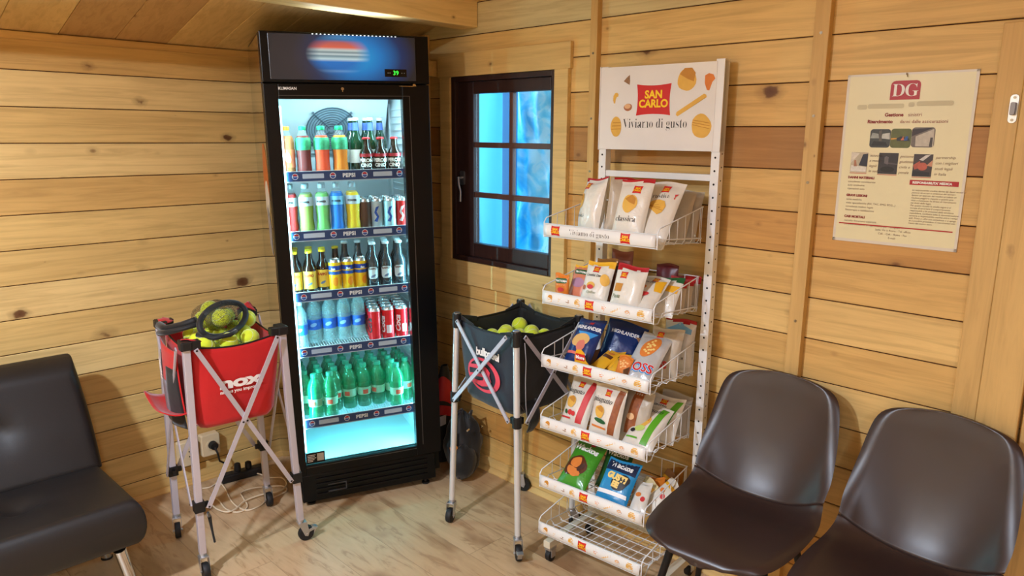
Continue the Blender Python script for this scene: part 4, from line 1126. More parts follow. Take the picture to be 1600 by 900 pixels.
# hanging handle flap on the side that faces the room
m = MB(); ff = surf_on(KT, kc, 1, .882, .585, .05, .16, .010, .012, 0)
def hf(u, v):
    w = .085 * (1 - .65 * v); x = -.14 + .02 * v + (u) * w + .03 * v; p = Vector(ff(x, .60)); return (p.x - .012 * v, p.y - .030 * sin(pi * v) , .62 - .125 * v)
m.grid(hf, 6, 10, 0); m.build('hanging_flap', blkf, kt, smooth=180, solidify=.006)
m = MB(); p0 = KT[1]; m.tube([p0 + Vector((.024, -.020, -.03)), p0 + Vector((.030, -.022, -.10)), p0 + Vector((.028, -.022, -.18)), p0 + Vector((.034, -.020, -.27)), p0 + Vector((.044, -.018, -.33))], .0018, 6)
m.build('cord', pm('grey_cord', (150, 150, 155), .5), kt, smooth=180)
pile(KT, kc, KO, [(.800, .34, 4)], 0, '', G2)
blk_balls = balls
import itertools
cells = ['nearest the room', 'second from the room', 'third from the room', 'nearest the wall']
def emit(bl, where, grp, shift=(0, 0, 0)):
    bl = [b for b in bl]
    for k, b in enumerate(bl):
        put_ball((b[0] + shift[0], b[1] + shift[1], b[2] + shift[2]), None, grp)
        o = [x for x in bpy.data.objects if x.name.startswith('tennis_ball')][-1]
    return
def label_balls(bl, n_rows, what, z_lab):
    pass
for k, b in enumerate(red_balls):
    if k < 16: i, j = divmod(k, 4); L = 'tennis ball low in the red basket, %s row from the wall, %s' % (ORD[i], ('leftmost', 'second from left', 'third from left', 'rightmost')[j]); z = b[2]
    else: i, j = divmod(k - 16, 3); L = 'tennis ball on top of the red basket pile, %s row from the wall, %s' % (ORD[i], ('left', 'middle', 'right')[j])
    put_ball((b[0], b[1], b[2]), L, G1)
for p, L in (((-1.13, -.585, .912), 'yellow tennis ball at the very top of the red basket, behind the netted balls'), ((-1.085, -.665, .908), 'yellow tennis ball on top at the fridge side of the red basket')):
    put_ball(p, L, G1)
for k, b in enumerate(blk_balls):
    i, j = divmod(k, 4)
    put_ball((b[0], b[1], b[2] + (.018 if (i + 2 * j) % 3 == 0 else 0)), 'tennis ball in the black basket, %s row from the fridge side, %s' % (ORD[i], ('leftmost', 'second from left', 'third from left', 'rightmost')[j]), G2)
# mesh sack with balls lying on the red basket
net = NT('black_mesh_net'); tc = net.node('ShaderNodeTexCoord'); vo = net.node('ShaderNodeTexNoise', i_Scale=420.0); net.link(tc.outputs['Object'], vo.inputs['Vector'])
net.b.inputs['Base Color'].default_value = (.03, .03, .03, 1); net.b.inputs['Roughness'].default_value = .6
net.link(net.ramp(vo.outputs[0], [(.40, (.95, .95, .95)), (.48, (.12, .12, .12))]), net.b.inputs['Alpha'])
sack = thing('mesh_ball_sack', 'black mesh sack of tennis balls with a thick black rim, lying on the red basket', 'sack', (-1.215, -.70, .90))
def blob(c, rx, ry, rz, nu=20, nv=12, w=.08, seed=0, top=None):
    def f(u, v):
        a = 2 * pi * u; b = pi * v; k = 1 + w * noise.noise(Vector((cos(a) * 1.6 + seed, sin(a) * 1.6, cos(b) * 2)))
        return (c[0] + rx * k * cos(a) * sin(b), c[1] + ry * k * sin(a) * sin(b), c[2] - rz * k * cos(b))
    return f
m = MB(); m.grid(blob((0.015, .02, .045), .088, .075, .056, w=.15), 22, 12, 0, wrap=True); m.build('mesh_pouch', net.m, sack, smooth=180)
m = MB(); rim = []
for k in range(28):
    a = 2 * pi * k / 28; rim.append((.020 + .098 * cos(a), -.012 + .030 * cos(a) + .030 * sin(a), .034 + .050 * sin(a) + .010 * cos(a)))
m.tube(rim, .011, 8, closed=True); m.build('thick_rim', blkf, sack, smooth=180)
m = MB()
m.tube([(-.075, .0, .045), (-.10, .06, .020), (-.135, .12, .0), (-.14, .17, .005)], [.012, .013, .014, .016], 8)
m.tube([(-.075, -.01, .03), (-.12, .03, .012), (-.15, .07, .0), (-.16, .12, -.01)], [.008, .008, .010, .012], 8)
m.tube([(-.085, -.03, .0), (-.05, -.085, -.01), (.0, -.105, -.002), (.03, -.09, .004)], [.010, .008, .008, .008], 8)
m.build('strap', blkf, sack, smooth=180)
for i, d in enumerate(((-.03, .035, .035), (.045, .035, .032), (.012, -.012, .040), (.0, .05, .062))):
    put_ball((-1.215 + d[0], -.70 + d[1], .90 + d[2]), 'yellow tennis ball seen through the black mesh sack, %s' % ('left one', 'right one', 'front one', 'top one')[i], 'balls in the mesh sack')
m = MB(); m.grid(blob((-1.315, -.755, .895), .045, .05, .03, 14, 8, .2, 4), 14, 8, 0, wrap=True)

# ------------------------------------------------------------------ sofa
fauxb = NT('black_faux_leather'); tc = fauxb.node('ShaderNodeTexCoord'); n = fauxb.node('ShaderNodeTexNoise', i_Scale=6.0, i_Detail=4.0); fauxb.link(tc.outputs['Object'], n.inputs['Vector'])
fauxb.link(fauxb.mix(n.outputs[0], lin((20, 18, 18)), lin((29, 26, 26))), fauxb.b.inputs['Base Color'])
fauxb.link(fauxb.ramp(n.outputs[0], [(0, (.42, .42, .42)), (1, (.56, .56, .56))]), fauxb.b.inputs['Roughness'])
v = fauxb.node('ShaderNodeTexVoronoi', i_Scale=350.0); fauxb.link(tc.outputs['Object'], v.inputs['Vector']); bp = fauxb.node('ShaderNodeBump', i_Strength=.15, i_Distance=.001); fauxb.link(v.outputs['Distance'], bp.inputs['Height']); fauxb.link(bp.outputs[0], fauxb.b.inputs['Normal'])
sofa = thing('sofa', 'black faux-leather sofa with tufted back and chrome legs, against the left wall', 'sofa', (-2.435, -.50, 0))
def cushion(name, W_, fn_thick, frame, tufts, parent, nu=64, nv=30):
    """padded slab; frame(a,b,c)->xyz with a across width, b along depth 0..1, c thickness"""
    m = MB()
    def surf(side):
        def f(u, v):
            a = (u - .5) * W_; ed = min(1, min(u, 1 - u) * W_ / .035, min(v, 1 - v) * fn_thick['L'] / .035)
            c = fn_thick['t'] * (sqrt_(ed)) * .5 + fn_thick['t'] * .0
            if side > 0:
                for (ta, tb) in tufts:
                    d = math.hypot((a - ta), (v - tb) * fn_thick['L']); c -= .030 * math.exp(-(d / .05) ** 2) + .010 * math.exp(-(d / .14) ** 2)
                    c -= .004 * math.exp(-((v - tb) * fn_thick['L'] / .015) ** 2) * math.exp(-(abs(a - ta) / .1))
            return frame(a, v, side * c)
        return f
    cl = lambda f: (lambda u, v: f(.5 - .5 * cos(pi * u), .5 - .5 * cos(pi * v)))
    m.grid(cl(surf(1)), nu, nv); m.grid(cl(surf(-1)), nu, nv)
    return m.build(name, fauxb.m, parent, smooth=180)
def sqrt_(e): return math.sqrt(max(0, 1 - (1 - e) ** 2)) if e < 1 else 1.0
SW = 1.78
def fseat(a, v, c):  # v 0 back .. 1 front
    y = .17 - .47 * v; return (a, y, .292 + .012 * v + c * 1.0)
def fback(a, v, c):  # v 0 bottom .. 1 top
    y0_, z0_ = .165, .365; return (a * (1 - .028 * v * v), y0_ + .14 * v - c * .94, z0_ + .395 * v - c * .30)
tf_ = [(.58, .5), (.1, .5), (-.38, .5)]
cushion('seat', SW, {'t': .165, 'L': .47}, fseat, [(.58, .42), (.1, .42), (-.38, .42)], sofa)
cushion('backrest', SW, {'t': .125, 'L': .40}, fback, [(.58, .52), (.1, .52), (-.38, .52)], sofa)
m = MB(); m.box(-.86, .86, -.22, .15, .196, .212); m.build('base_frame', blackm, sofa, bevel=.003)
for sx, dx in ((.815, .045), (-.8, -.04)):
    for y, dy in ((-.235, .03), (.12, -.01)):
        m = MB(); m.tube([(sx, y, .205), (sx + dx, y + dy, .004)], [.020, .018], 16); o = m.build('leg', chrome, sofa, smooth=40); o['label'] = 'chrome leg'
        q = MB(); q.disc((sx + dx, y + dy, .003), .021, .006, 'z', 14); q.build('foot_cap', blackm, o)
# ------------------------------------------------------------------ shell chairs
brl = NT('brown_leather'); tc = brl.node('ShaderNodeTexCoord'); n = brl.node('ShaderNodeTexNoise', i_Scale=5.0, i_Detail=6.0); brl.link(tc.outputs['Object'], n.inputs['Vector'])
brl.link(brl.mix(n.outputs[0], lin((42, 30, 28)), lin((58, 43, 40))), brl.b.inputs['Base Color'])
n3 = brl.node('ShaderNodeTexNoise', i_Scale=7.0, i_Detail=1.5); brl.link(tc.outputs['Object'], n3.inputs['Vector'])
brl.link(brl.ramp(n3.outputs[0], [(.1, (.28, .28, .28)), (.9, (.42, .42, .42))]), brl.b.inputs['Roughness'])
v = brl.node('ShaderNodeTexNoise', i_Scale=16.0, i_Detail=3.0); brl.link(tc.outputs['Object'], v.inputs['Vector']); bp = brl.node('ShaderNodeBump', i_Strength=.10, i_Distance=.004); brl.link(v.outputs[0], bp.inputs['Height']); brl.link(bp.outputs[0], brl.b.inputs['Normal'])
blkmet = pm('black_powder_metal', (22, 22, 24), .4, .3)
def cr(pts, t):
    """Catmull-Rom through points, t in 0..1"""
    n = len(pts) - 1; x = t * n; i = min(int(x), n - 1); f = x - i
    P = [pts[max(0, i - 1)], pts[i], pts[i + 1], pts[min(n, i + 2)]]
    return tuple(.5 * (2 * b + (c - a) * f + (2 * a - 5 * b + 4 * c - d) * f * f + (3 * b - a - 3 * c + d) * f ** 3) for a, b, c, d in zip(*P))
def shell_part(name, path, parent, nu=22, nv=26, th=.026):
    """path rows: (y, z, half width, side lift, side forward)"""
    m = MB()
    def f(side):
        def g(u, v):
            y, z, hw, lift, fwd = cr(path, v); s = 2 * u - 1
            y2, z2 = cr(path, min(1, v + .01))[:2]; y1, z1 = cr(path, max(0, v - .01))[:2]
            t = Vector((0, y2 - y1, z2 - z1)).normalized(); n_ = Vector((0, -t.z, t.y))
            if name == 'seat' and n_.z < 0: n_ = -n_
            ed = min(1, (1 - abs(s)) * hw / .022, ); c = th * .5 * sqrt_(ed)
            k = abs(s) ** 2.4
            p = Vector((hw * s, y, z)) + Vector((0, -fwd * k, lift * k)) + n_ * (side * c)
            return tuple(p)
        return g
    m.grid(f(1), nu, nv); m.grid(f(-1), nu, nv)
    # close the ends
    a = nu * nv
    for row in (0, nv - 1):
        fs = [(row * nu + i, row * nu + i + 1, a + row * nu + i + 1, a + row * nu + i) for i in range(nu - 1)]
        m.f += fs; m.mi += [0] * len(fs)
    return m.build(name, brl.m, parent, smooth=180)
def make_chair():
    t = thing('shell_chair', '', 'chair')
    seat = [(-.262, .452, .060, .0, 0), (-.258, .462, .125, .0, 0), (-.235, .470, .172, .002, 0), (-.19, .473, .196, .004, 0), (-.10, .470, .212, .010, 0), (-.0, .462, .218, .020, 0), (.08, .452, .216, .036, .005), (.145, .454, .209, .058, .028), (.175, .464, .206, .072, .042)]
    back = [(.177, .466, .206, .072, .042), (.200, .500, .208, .058, .052), (.226, .555, .211, .030, .058), (.250, .62, .209, .012, .050), (.270, .69, .203, .0, .038), (.287, .76, .194, -.003, .028), (.297, .808, .182, -.006, .020), (.303, .836, .158, -.008, .014), (.306, .850, .110, -.006, .008), (.307, .855, .03, 0, 0)]
    seat = [(-.266, .450, .020, .0, 0)] + seat
    shell_part('seat', seat, t); shell_part('backrest', back, t)
    for sx in (-1, 1):
        for y, fy in ((-.12, -.20), (.10, .22)):
            m = MB(); m.tube([(sx * .13, y, .444), (sx * .215, fy, .003)], [.013, .009], 12); lg = m.build('leg', blkmet, t, smooth=40)
            q = MB(); q.disc((sx * .215, fy, .003), .011, .006, 'z', 12); q.build('foot_tip', blackm, lg)
    m = MB(); m.box(-.14, .14, -.14, -.10, .438, .450); m.box(-.14, .14, .08, .12, .436, .446); m.box(-.03, .03, -.12, .10, .440, .447); m.build('seat_bracket', blkmet, t, bevel=.002)
    return t
ch = make_chair()
ch.location = (-.375, -2.330, 0); ch.rotation_euler = (0, 0, RAD(-85)); tag(ch, 'brown leather shell chair right beside the snack rack, seat fully visible', 'chair', 'brown shell chairs along the right wall')
ch2 = copy_tree(ch); ch2.location = (-.385, -2.776, 0); ch2.rotation_euler = (0, 0, RAD(-92)); tag(ch2, 'brown leather shell chair below the poster by the door frame, its seat cut off', 'chair', 'brown shell chairs along the right wall')

# ------------------------------------------------------------------ bags on the floor, sockets, cables
bp_ = thing('backpack', 'black backpack with orange tag slumped on the floor between fridge and trolley', 'backpack', (-.122, -.800, 0))
m = MB(); f0 = blob((0, 0, .158), .090, .088, .158, 28, 18, .22, 2)
m.grid(lambda u, v: (lambda p: (p[0] * (1 if p[2] < .2 else .85), p[1], max(.002, p[2])))(f0(u, v)), 28, 18, 0, wrap=True); m.build('bag_body', blkf, bp_, smooth=180)
m = MB(); f1 = blob((-.055, -.06, .10), .065, .055, .085, 20, 12, .15, 7); m.grid(lambda u, v: (lambda p: (p[0], p[1], max(.004, p[2])))(f1(u, v)), 20, 12, 0, wrap=True); m.build('front_pocket', blkf, bp_, smooth=180)
m = MB(); m.tube([(.02, -.02, .30), (.0, -.06, .335), (-.03, -.08, .31)], .006, 8); m.tube([(-.075, -.04, .24), (-.10, -.05, .12), (-.09, -.07, .03)], .008, 8); m.build('strap', blkf, bp_, smooth=180)
m = MB(); m.prism(rrect(-.018, .018, -.035, .035, .004), -.001, .001, 0, 'xz'); o = m.build('orange_tag', pm('orange_tag', (205, 120, 34), .5), bp_); o.location = (-.098, -.050, .150); o.rotation_euler = (.1, -.15, -.75)
for q_ in ([(-.04, -.085, .262), (-.055, -.09, .26)], [(.04, -.078, .252), (.05, -.082, .248)]):
    m = MB(); m.tube(q_, .005, 8); m.build('buckle', chrome, bp_)
rb = thing('racket_bag', 'red and black racket bag standing in the corner behind the backpack', 'bag', (-.105, -.625, 0))
m = MB()
def rbf(u, v):
    a = 2 * pi * u; z = .50 * v; w = .050 * (sin(pi * min(1, v * .86 + .10)) ** .5); return (w * cos(a), .75 * w * sin(a) - .02 * v, z + .004)
m.grid(rbf, 24, 20, 0, wrap=True); m.build('bag_body', blkf, rb, smooth=180)
m = MB()
for (v0, v1, u0, u1) in ((.62, .86, .46, .86), (.50, .60, .5, .8)):
    m.grid(lambda u, v, v0=v0, v1=v1, u0=u0, u1=u1: (lambda p: (p[0] * 1.03, p[1] * 1.03 - .001, p[2]))(rbf(u0 + (u1 - u0) * u, v0 + (v1 - v0) * (v + .18 * sin(4 * u)))), 12, 8)
m.build('red_panel', pm('red_bag_panel', (186, 34, 44), .5), rb, smooth=180)
m = MB(); m.grid(lambda u, v: (lambda p: (p[0] * 1.03, p[1] * 1.03 - .001, p[2]))(rbf(.5 + .2 * u, .38 + .10 * (v + .4 * u))), 8, 6); m.build('white_panel', pm('white_bag_panel', (200, 195, 200), .5), rb, smooth=180)
# sockets
cream = pm('cream_socket_plastic', (226, 208, 172), .4)
def socket(x, z, w, h, lab, plug):
    t = thing('power_socket', lab, 'socket', (x, -.001, z))
    m = MB(); m.prism(rrect(-w / 2, w / 2, -h / 2, h / 2, .010), -.042, 0); m.build('housing', cream, t, bevel=.004)
    m = MB(); m.disc((0, -.043, 0), .024, .004, 'y', 24); m.disc((0, -.0455, .012), .003, .002, 'y', 8, 1); m.disc((0, -.0455, -.012), .003, .002, 'y', 8, 1); m.build('socket_face', [cream, black], t)
    if plug:
        m = MB(); m.disc((.005, -.058, 0), .017, .026, 'y', 20, r2=.020); m.tube([(.005, -.065, -.004), (.010, -.085, -.03), (.02, -.075, -.075), (.05, -.07, -.10)], .0045, 8); m.build('plug', blackm, t, smooth=40)
socket(-1.112, .165, .085, .115, 'cream wall socket nearer the sofa, half hidden behind the red trolley leg', False)
socket(-1.010, .178, .085, .105, 'cream wall socket with a black plug in it, behind the red trolley', True)
strip = thing('power_strip', 'black power strip lying on the floor behind the red trolley', 'power strip', (-.90, -.105, 0), RAD(-8))
m = MB(); m.box(-.10, .10, -.026, .026, .002, .038); m.build('strip_body', blackm, strip, bevel=.006)
m = MB()
for k in range(4): m.disc((-.07 + k * .045, 0, .0385), .017, .002, 'z', 18)
m.build('outlet', pm('outlet_dark', (40, 40, 42), .5), strip)
m = MB(); m.lathe([(.014, .04), (.016, .05), (.014, .075), (.006, .08)], 14, (-.02, 0, 0)); m.lathe([(.014, .04), (.016, .05), (.014, .07), (.006, .075)], 14, (.03, 0, 0)); m.build('plug', blackm, strip, smooth=40)
def smoothpath(P, n=6, z=.0045):
    out = []
    N = (len(P) - 1) * n
    for k in range(N + 1):
        x, y = cr(P, k / N); out.append((x, y, z))
    return out
C1 = [(-1.086, -.093), (-1.055, -.105), (-1.007, -.09), (-1.011, -.165), (-1.039, -.281), (-1.046, -.37), (-1.027, -.427), (-.973, -.425), (-.931, -.402), (-.886, -.397), (-.819, -.377), (-.815, -.321), (-.888, -.267), (-.934, -.248), (-.978, -.257), (-.993, -.309), (-1.011, -.388), (-1.045, -.417), (-1.077, -.401), (-1.09, -.342), (-1.079, -.241), (-1.099, -.206)]
C3 = [(-1.123, -.263), (-1.123, -.341), (-1.102, -.393), (-1.06, -.388), (-1.001, -.35), (-.917, -.35), (-.86, -.375), (-.80, -.34), (-.78, -.262), (-.823, -.214), (-.839, -.143), (-.875, -.099)]
cab = pm('cream_cable', (232, 214, 184), .45)
m = MB(); m.tube(smoothpath(C1), .0035, 8); tag(m.build('power_cable', cab, smooth=180), 'cream cable in the longer loop on the floor under the red trolley', 'cable')
m = MB(); m.tube(smoothpath(C3, z=.0115), .0035, 8); tag(m.build('power_cable', cab, smooth=180), 'cream cable in the front curve lying over the other, nearer the camera', 'cable')
# main ceiling lamp of the room, plus unseen lamps added as fill
def ceiling_lamp(x, y, power, size):
    zc = ceil_z(y); t = thing('ceiling_lamp', 'round ceiling lamp, %s' % ('over the middle of the room' if x > -2.5 else 'added on the left to brighten the back wall' if y > -3 else 'added as fill at the back of the room'), 'lamp', (x, y, zc - .10))
    m = MB(); m.lathe([(.03, .10), (.05, .03), (.09, 0.0)], 24, close=False); m.build('lamp_shade', pm('white_lamp_metal', (235, 232, 225), .4), t, smooth=50)
    s = NT('lamp_bulb_glow'); s.b.inputs['Emission Color'].default_value = (*WARM, 1); s.b.inputs['Emission Strength'].default_value = 20
    m = MB(); m.lathe([(.0005, -.03), (.02, -.025), (.028, -.005), (.02, .02), (.012, .04)], 16); m.build('bulb', s.m, t, smooth=180)
    area('ceiling_lamp_light', (x, y, zc - .14), (x, y, 0), size, power, WARM)
ceiling_lamp(-2.15, -1.95, LAMP1, .14)
ceiling_lamp(-2.7, -4.2, FILL_LAMP2, .30)  # unseen lamp added behind the viewer as general fill
ceiling_lamp(-3.00, -1.70, FILL_LAMP3, .15)  # unseen lamp added to give the back wall more light
# ------------------------------------------------------------------ snack rack
RA = RAD(-85.5)
RM = Matrix.Translation((-.41, -1.562, 0)) @ Matrix.Rotation(RA, 4, 'Z')
rackw = pm('white_rack_steel', (236, 236, 236), .35)
yel_t = pm('yellow_logo_print', (252, 206, 28), .45); red_l = pm('red_logo_print', (204, 32, 34), .45)
chip_y = pm('crisp_golden', (226, 176, 76), .6, var=.12, scale=40); chip_d = pm('crisp_shade', (196, 134, 46), .6, var=.12, scale=40)
chip_o = pm('snack_orange', (222, 128, 50), .6, var=.15, scale=40); nut_b = pm('nut_brown', (170, 104, 70), .6); nougat = pm('seeded_snack', (150, 110, 76), .6, var=.5, scale=160)
inkm = pm('dark_print', (34, 34, 38), .5); holem = pm('dark_hole', (16, 14, 14), .8)
rack = thing('snack_rack', 'white wire snack rack with six tilted baskets and printed header board, against the right wall', 'display rack', mat=RM)
def pincushion(w, h, cx=0, cy=0, k=.10, slant=.0):
    c = [(-w / 2, -h / 2), (w / 2, -h / 2), (w / 2, h / 2), (-w / 2, h / 2)]; pts = []
    for i in range(4):
        a, b = c[i], c[(i + 1) % 4]
        for j in range(6):
            s = j / 6; x = a[0] + (b[0] - a[0]) * s; y = a[1] + (b[1] - a[1]) * s; q = 1 - k * 4 * s * (1 - s) * (1 if i % 2 == 0 else .7)
            if i % 2 == 0: y *= q
            else: x *= q
            pts.append((cx + x + slant * y, cy + y))
    return pts
def move(vf, dx, dy, sx=1.0, sy=1.0, rot=0.0):
    c_, s_ = cos(rot), sin(rot)
    return [(dx + (a * sx) * c_ - (b * sy) * s_, dy + (a * sx) * s_ + (b * sy) * c_) for a, b in vf[0]], vf[1]
def fitw(vf, W_, dx, dy):
    xs = [a for a, b in vf[0]]; k = W_ / (max(xs) - min(xs)); c = (max(xs) + min(xs)) / 2
    return [(dx + (a - c) * k, dy + b) for a, b in vf[0]], vf[1]
def join(*vfs):
    v, f = [], []
    for a, b in vfs: f += [tuple(i + len(v) for i in p) for p in b]; v += a
    return v, f
def brand(cx, cy, w, h, step=0.0, rot=0.0):
    """returns (red shape, yellow words)"""
    r = polyfaces(pincushion(w, h), step)
    t1, t2 = text2d('SAN', h * .34, h * .013), text2d('CARLO', h * .34, h * .013)
    words = join(move(t1, 0, h * .055), move(t2, 0, -h * .235, .96))
    return move(r, cx, cy, rot=rot), move(words, cx, cy, rot=rot)
# posts with punched holes, rails, feet
PW, PY = .030, .303
for side, xa in (('left', .013), ('right', .458)):
    m = MB(); m.box(xa, xa + PW, PY, PY + .034, .075, 1.838, 0)
    z = .12
    while z < 1.54:
        m.disc((xa + PW / 2, PY - .0006, z), .0036, .0008, 'y', 10, 1)
        if side == 'right': m.disc((xa + PW + .0006, PY + .017, z + .012), .003, .0008, 'x', 8, 1)
        z += .044
    m.build('post', [rackw, holem], rack, bevel=.0015, bseg=1)
    m = MB(); m.box(xa, xa + PW, .01, PY + .034, .062, .090); m.build('foot_bar', pm('beige_rack_steel', (214, 206, 184), .4), rack, bevel=.0015)
for z0_, z1_ in ((1.450, 1.472), (.30, .32), (.09, .112)):
    m = MB(); m.box(.043, .458, PY + .004, PY + .030, z0_, z1_); m.build('cross_rail', rackw, rack, bevel=.0015)
for zz in (1.30, 1.07, .84, .60): 
    m = MB(); m.box(.16, .30, PY + .012, PY + .030, zz - .05, zz + .02); m.build('back_plate', pm('grey_rack_plate', (188, 198, 196), .5), rack, bevel=.001)
# casters
for xa, yy in ((.028, .035), (.473, .035), (.028, .30), (.473, .30)):
    m = MB(); m.box(xa - .014, xa + .014, yy - .02, yy + .02, .050, .062); m.box(xa - .016, xa - .012, yy - .012, yy + .012, .020, .052); m.box(xa + .012, xa + .016, yy - .012, yy + .012, .020, .052); m.build('caster_bracket', zinc, rack)
    m = MB(); m.disc((xa, yy, .024), .024, .020, 'x', 24); m.build('caster_wheel', pm('black_rubber', (26, 26, 28), .6), rack, bevel=.003)
# header board
def F(y): return lambda a, b: (a, y, b)
hb = MB(); hb.box(.016, .463, PY - .006, PY - .001, 1.548, 1.835)
board = hb.build('header_board', pm('white_gloss_board', (232, 230, 230), .12, coat=.6), rack, bevel=.001)
hb = MB(); hb.box(.458, .488, PY - .004, PY + .034, 1.546, 1.842); hb.build('header_frame', rackw, rack, bevel=.001)
hb = MB(); hb.box(.0125, .0158, PY - .008, PY + .02, 1.546, 1.838); hb.build('header_frame', rackw, rack, bevel=.001)
y_ = PY - .0066
def dec(parent, name, vf, mt, fn): m = MB(); m.flat(fn, vf, 0); return m.build(name, mt, parent)
r_, w_ = brand(.235, 1.719, .134, .106); dec(board, 'brand_logo', r_, red_l, F(y_)); dec(board, 'brand_lettering', w_, yel_t, F(y_ - .0006))
dec(board, 'slogan', fitw(text2d(serif('Viviamo di gusto'), .047, -.0009), .250, .241, 1.624), inkm, F(y_))
def snack(kind, cx, cy, s, fn, parent, y=None, rot=0.0):
    if kind == 'big_crisp':
        g_ = [(ell(cx, cy, .95 * s, 1.15 * s, 20, rot, .06, 3), chip_y), ([(cx - .8 * s, cy + .55 * s), (cx, cy + .1 * s), (cx + .75 * s, cy - .2 * s), (cx + .9 * s, cy + .6 * s), (cx + .5 * s, cy + 1.1 * s), (cx - .3 * s, cy + 1.1 * s)], chip_d)]
    elif kind == 'curl': g_ = [([(cx + s * a, cy + s * b) for a, b in ((-.35, -1), (-.05, -1.05), (.05, -.3), (.3, .2), (.62, .3), (.66, .75), (.3, 1.05), (-.15, .95), (-.5, .4), (-.55, -.4))], chip_y)]
    elif kind == 'nut': g_ = [(ell(cx, cy, 1.0 * s, .8 * s, 16, rot, .04, 1), nut_b), (ell(cx - .1 * s, cy + .2 * s, .8 * s, .5 * s, 14, rot, .04, 2), pm('nut_light', (224, 176, 130), .6))]
    elif kind == 'tri': g_ = [([(cx - 1.0 * s, cy - .2 * s), (cx + .6 * s, cy - 1.1 * s), (cx + .7 * s, cy - .3 * s), (cx + .6 * s, cy + 1.2 * s), (cx - .2 * s, cy + .6 * s)], nougat)]
    elif kind == 'oval': g_ = [(ell(cx, cy, .85 * s, 1.3 * s, 22, rot, .02, 5), chip_y)] + [([(cx - .8 * s + .1 * s * k, cy + (-.8 + .42 * k) * s), (cx + .75 * s, cy + (-.72 + .40 * k) * s), (cx + .75 * s, cy + (-.63 + .40 * k) * s), (cx - .8 * s + .1 * s * k, cy + (-.70 + .42 * k) * s)], chip_d) for k in range(1, 4)]
    elif kind == 'cone': g_ = [([(cx + s * a, cy + s * b) for a, b in ((-.7, .9), (-.1, 1.2), (.6, 1.0), (.95, .4), (.5, -.1), (.1, -1.3), (-.3, -1.2), (-.7, -.2))], chip_o)]
    elif kind == 'stick': g_ = [([(cx + s * a, cy + s * b) for a, b in ((-2.6, -1.5), (-2.3, -1.75), (2.3, 1.1), (2.7, 1.2), (2.6, 1.6), (2.2, 1.75), (-2.5, -1.05))], chip_o if False else chip_y)]
    elif kind == 'wave': g_ = [(ell(cx, cy, 1.1 * s, 1.25 * s, 22, rot, .04, 9), chip_y)] + [([(cx - 1.0 * s, cy + (.1 + .24 * k) * s), (cx + .95 * s, cy + (-.3 + .28 * k) * s), (cx + .95 * s, cy + (-.24 + .28 * k) * s), (cx - 1.0 * s, cy + (.17 + .24 * k) * s)], chip_d) for k in range(3)]
    ms = []; mats_ = []
    m = MB()
    for k, (p, mt) in enumerate(g_):
        if mt not in mats_: mats_.append(mt)
        f2 = (lambda a, b, k=k: tuple(Vector(fn(a, b)) + Vector((0, -.0003 * k, 0))))
        m.flat(f2, polyfaces(p, .012), mats_.index(mt))
    m.build('printed_snack', mats_, parent)
for k_, cx_, cz_, s_, r0 in (('tri', .128, 1.788, .015, 0), ('curl', .081, 1.728, .018, 0), ('nut', .134, 1.695, .0165, 0), ('oval', .087, 1.628, .027, 0), ('big_crisp', .358, 1.781, .034, 0), ('cone', .438, 1.772, .022, 0), ('stick', .377, 1.698, .0205, 0), ('wave', .419, 1.630, .032, 0)):
    snack(k_, cx_, cz_, s_, F(y_), board, rot=r0)
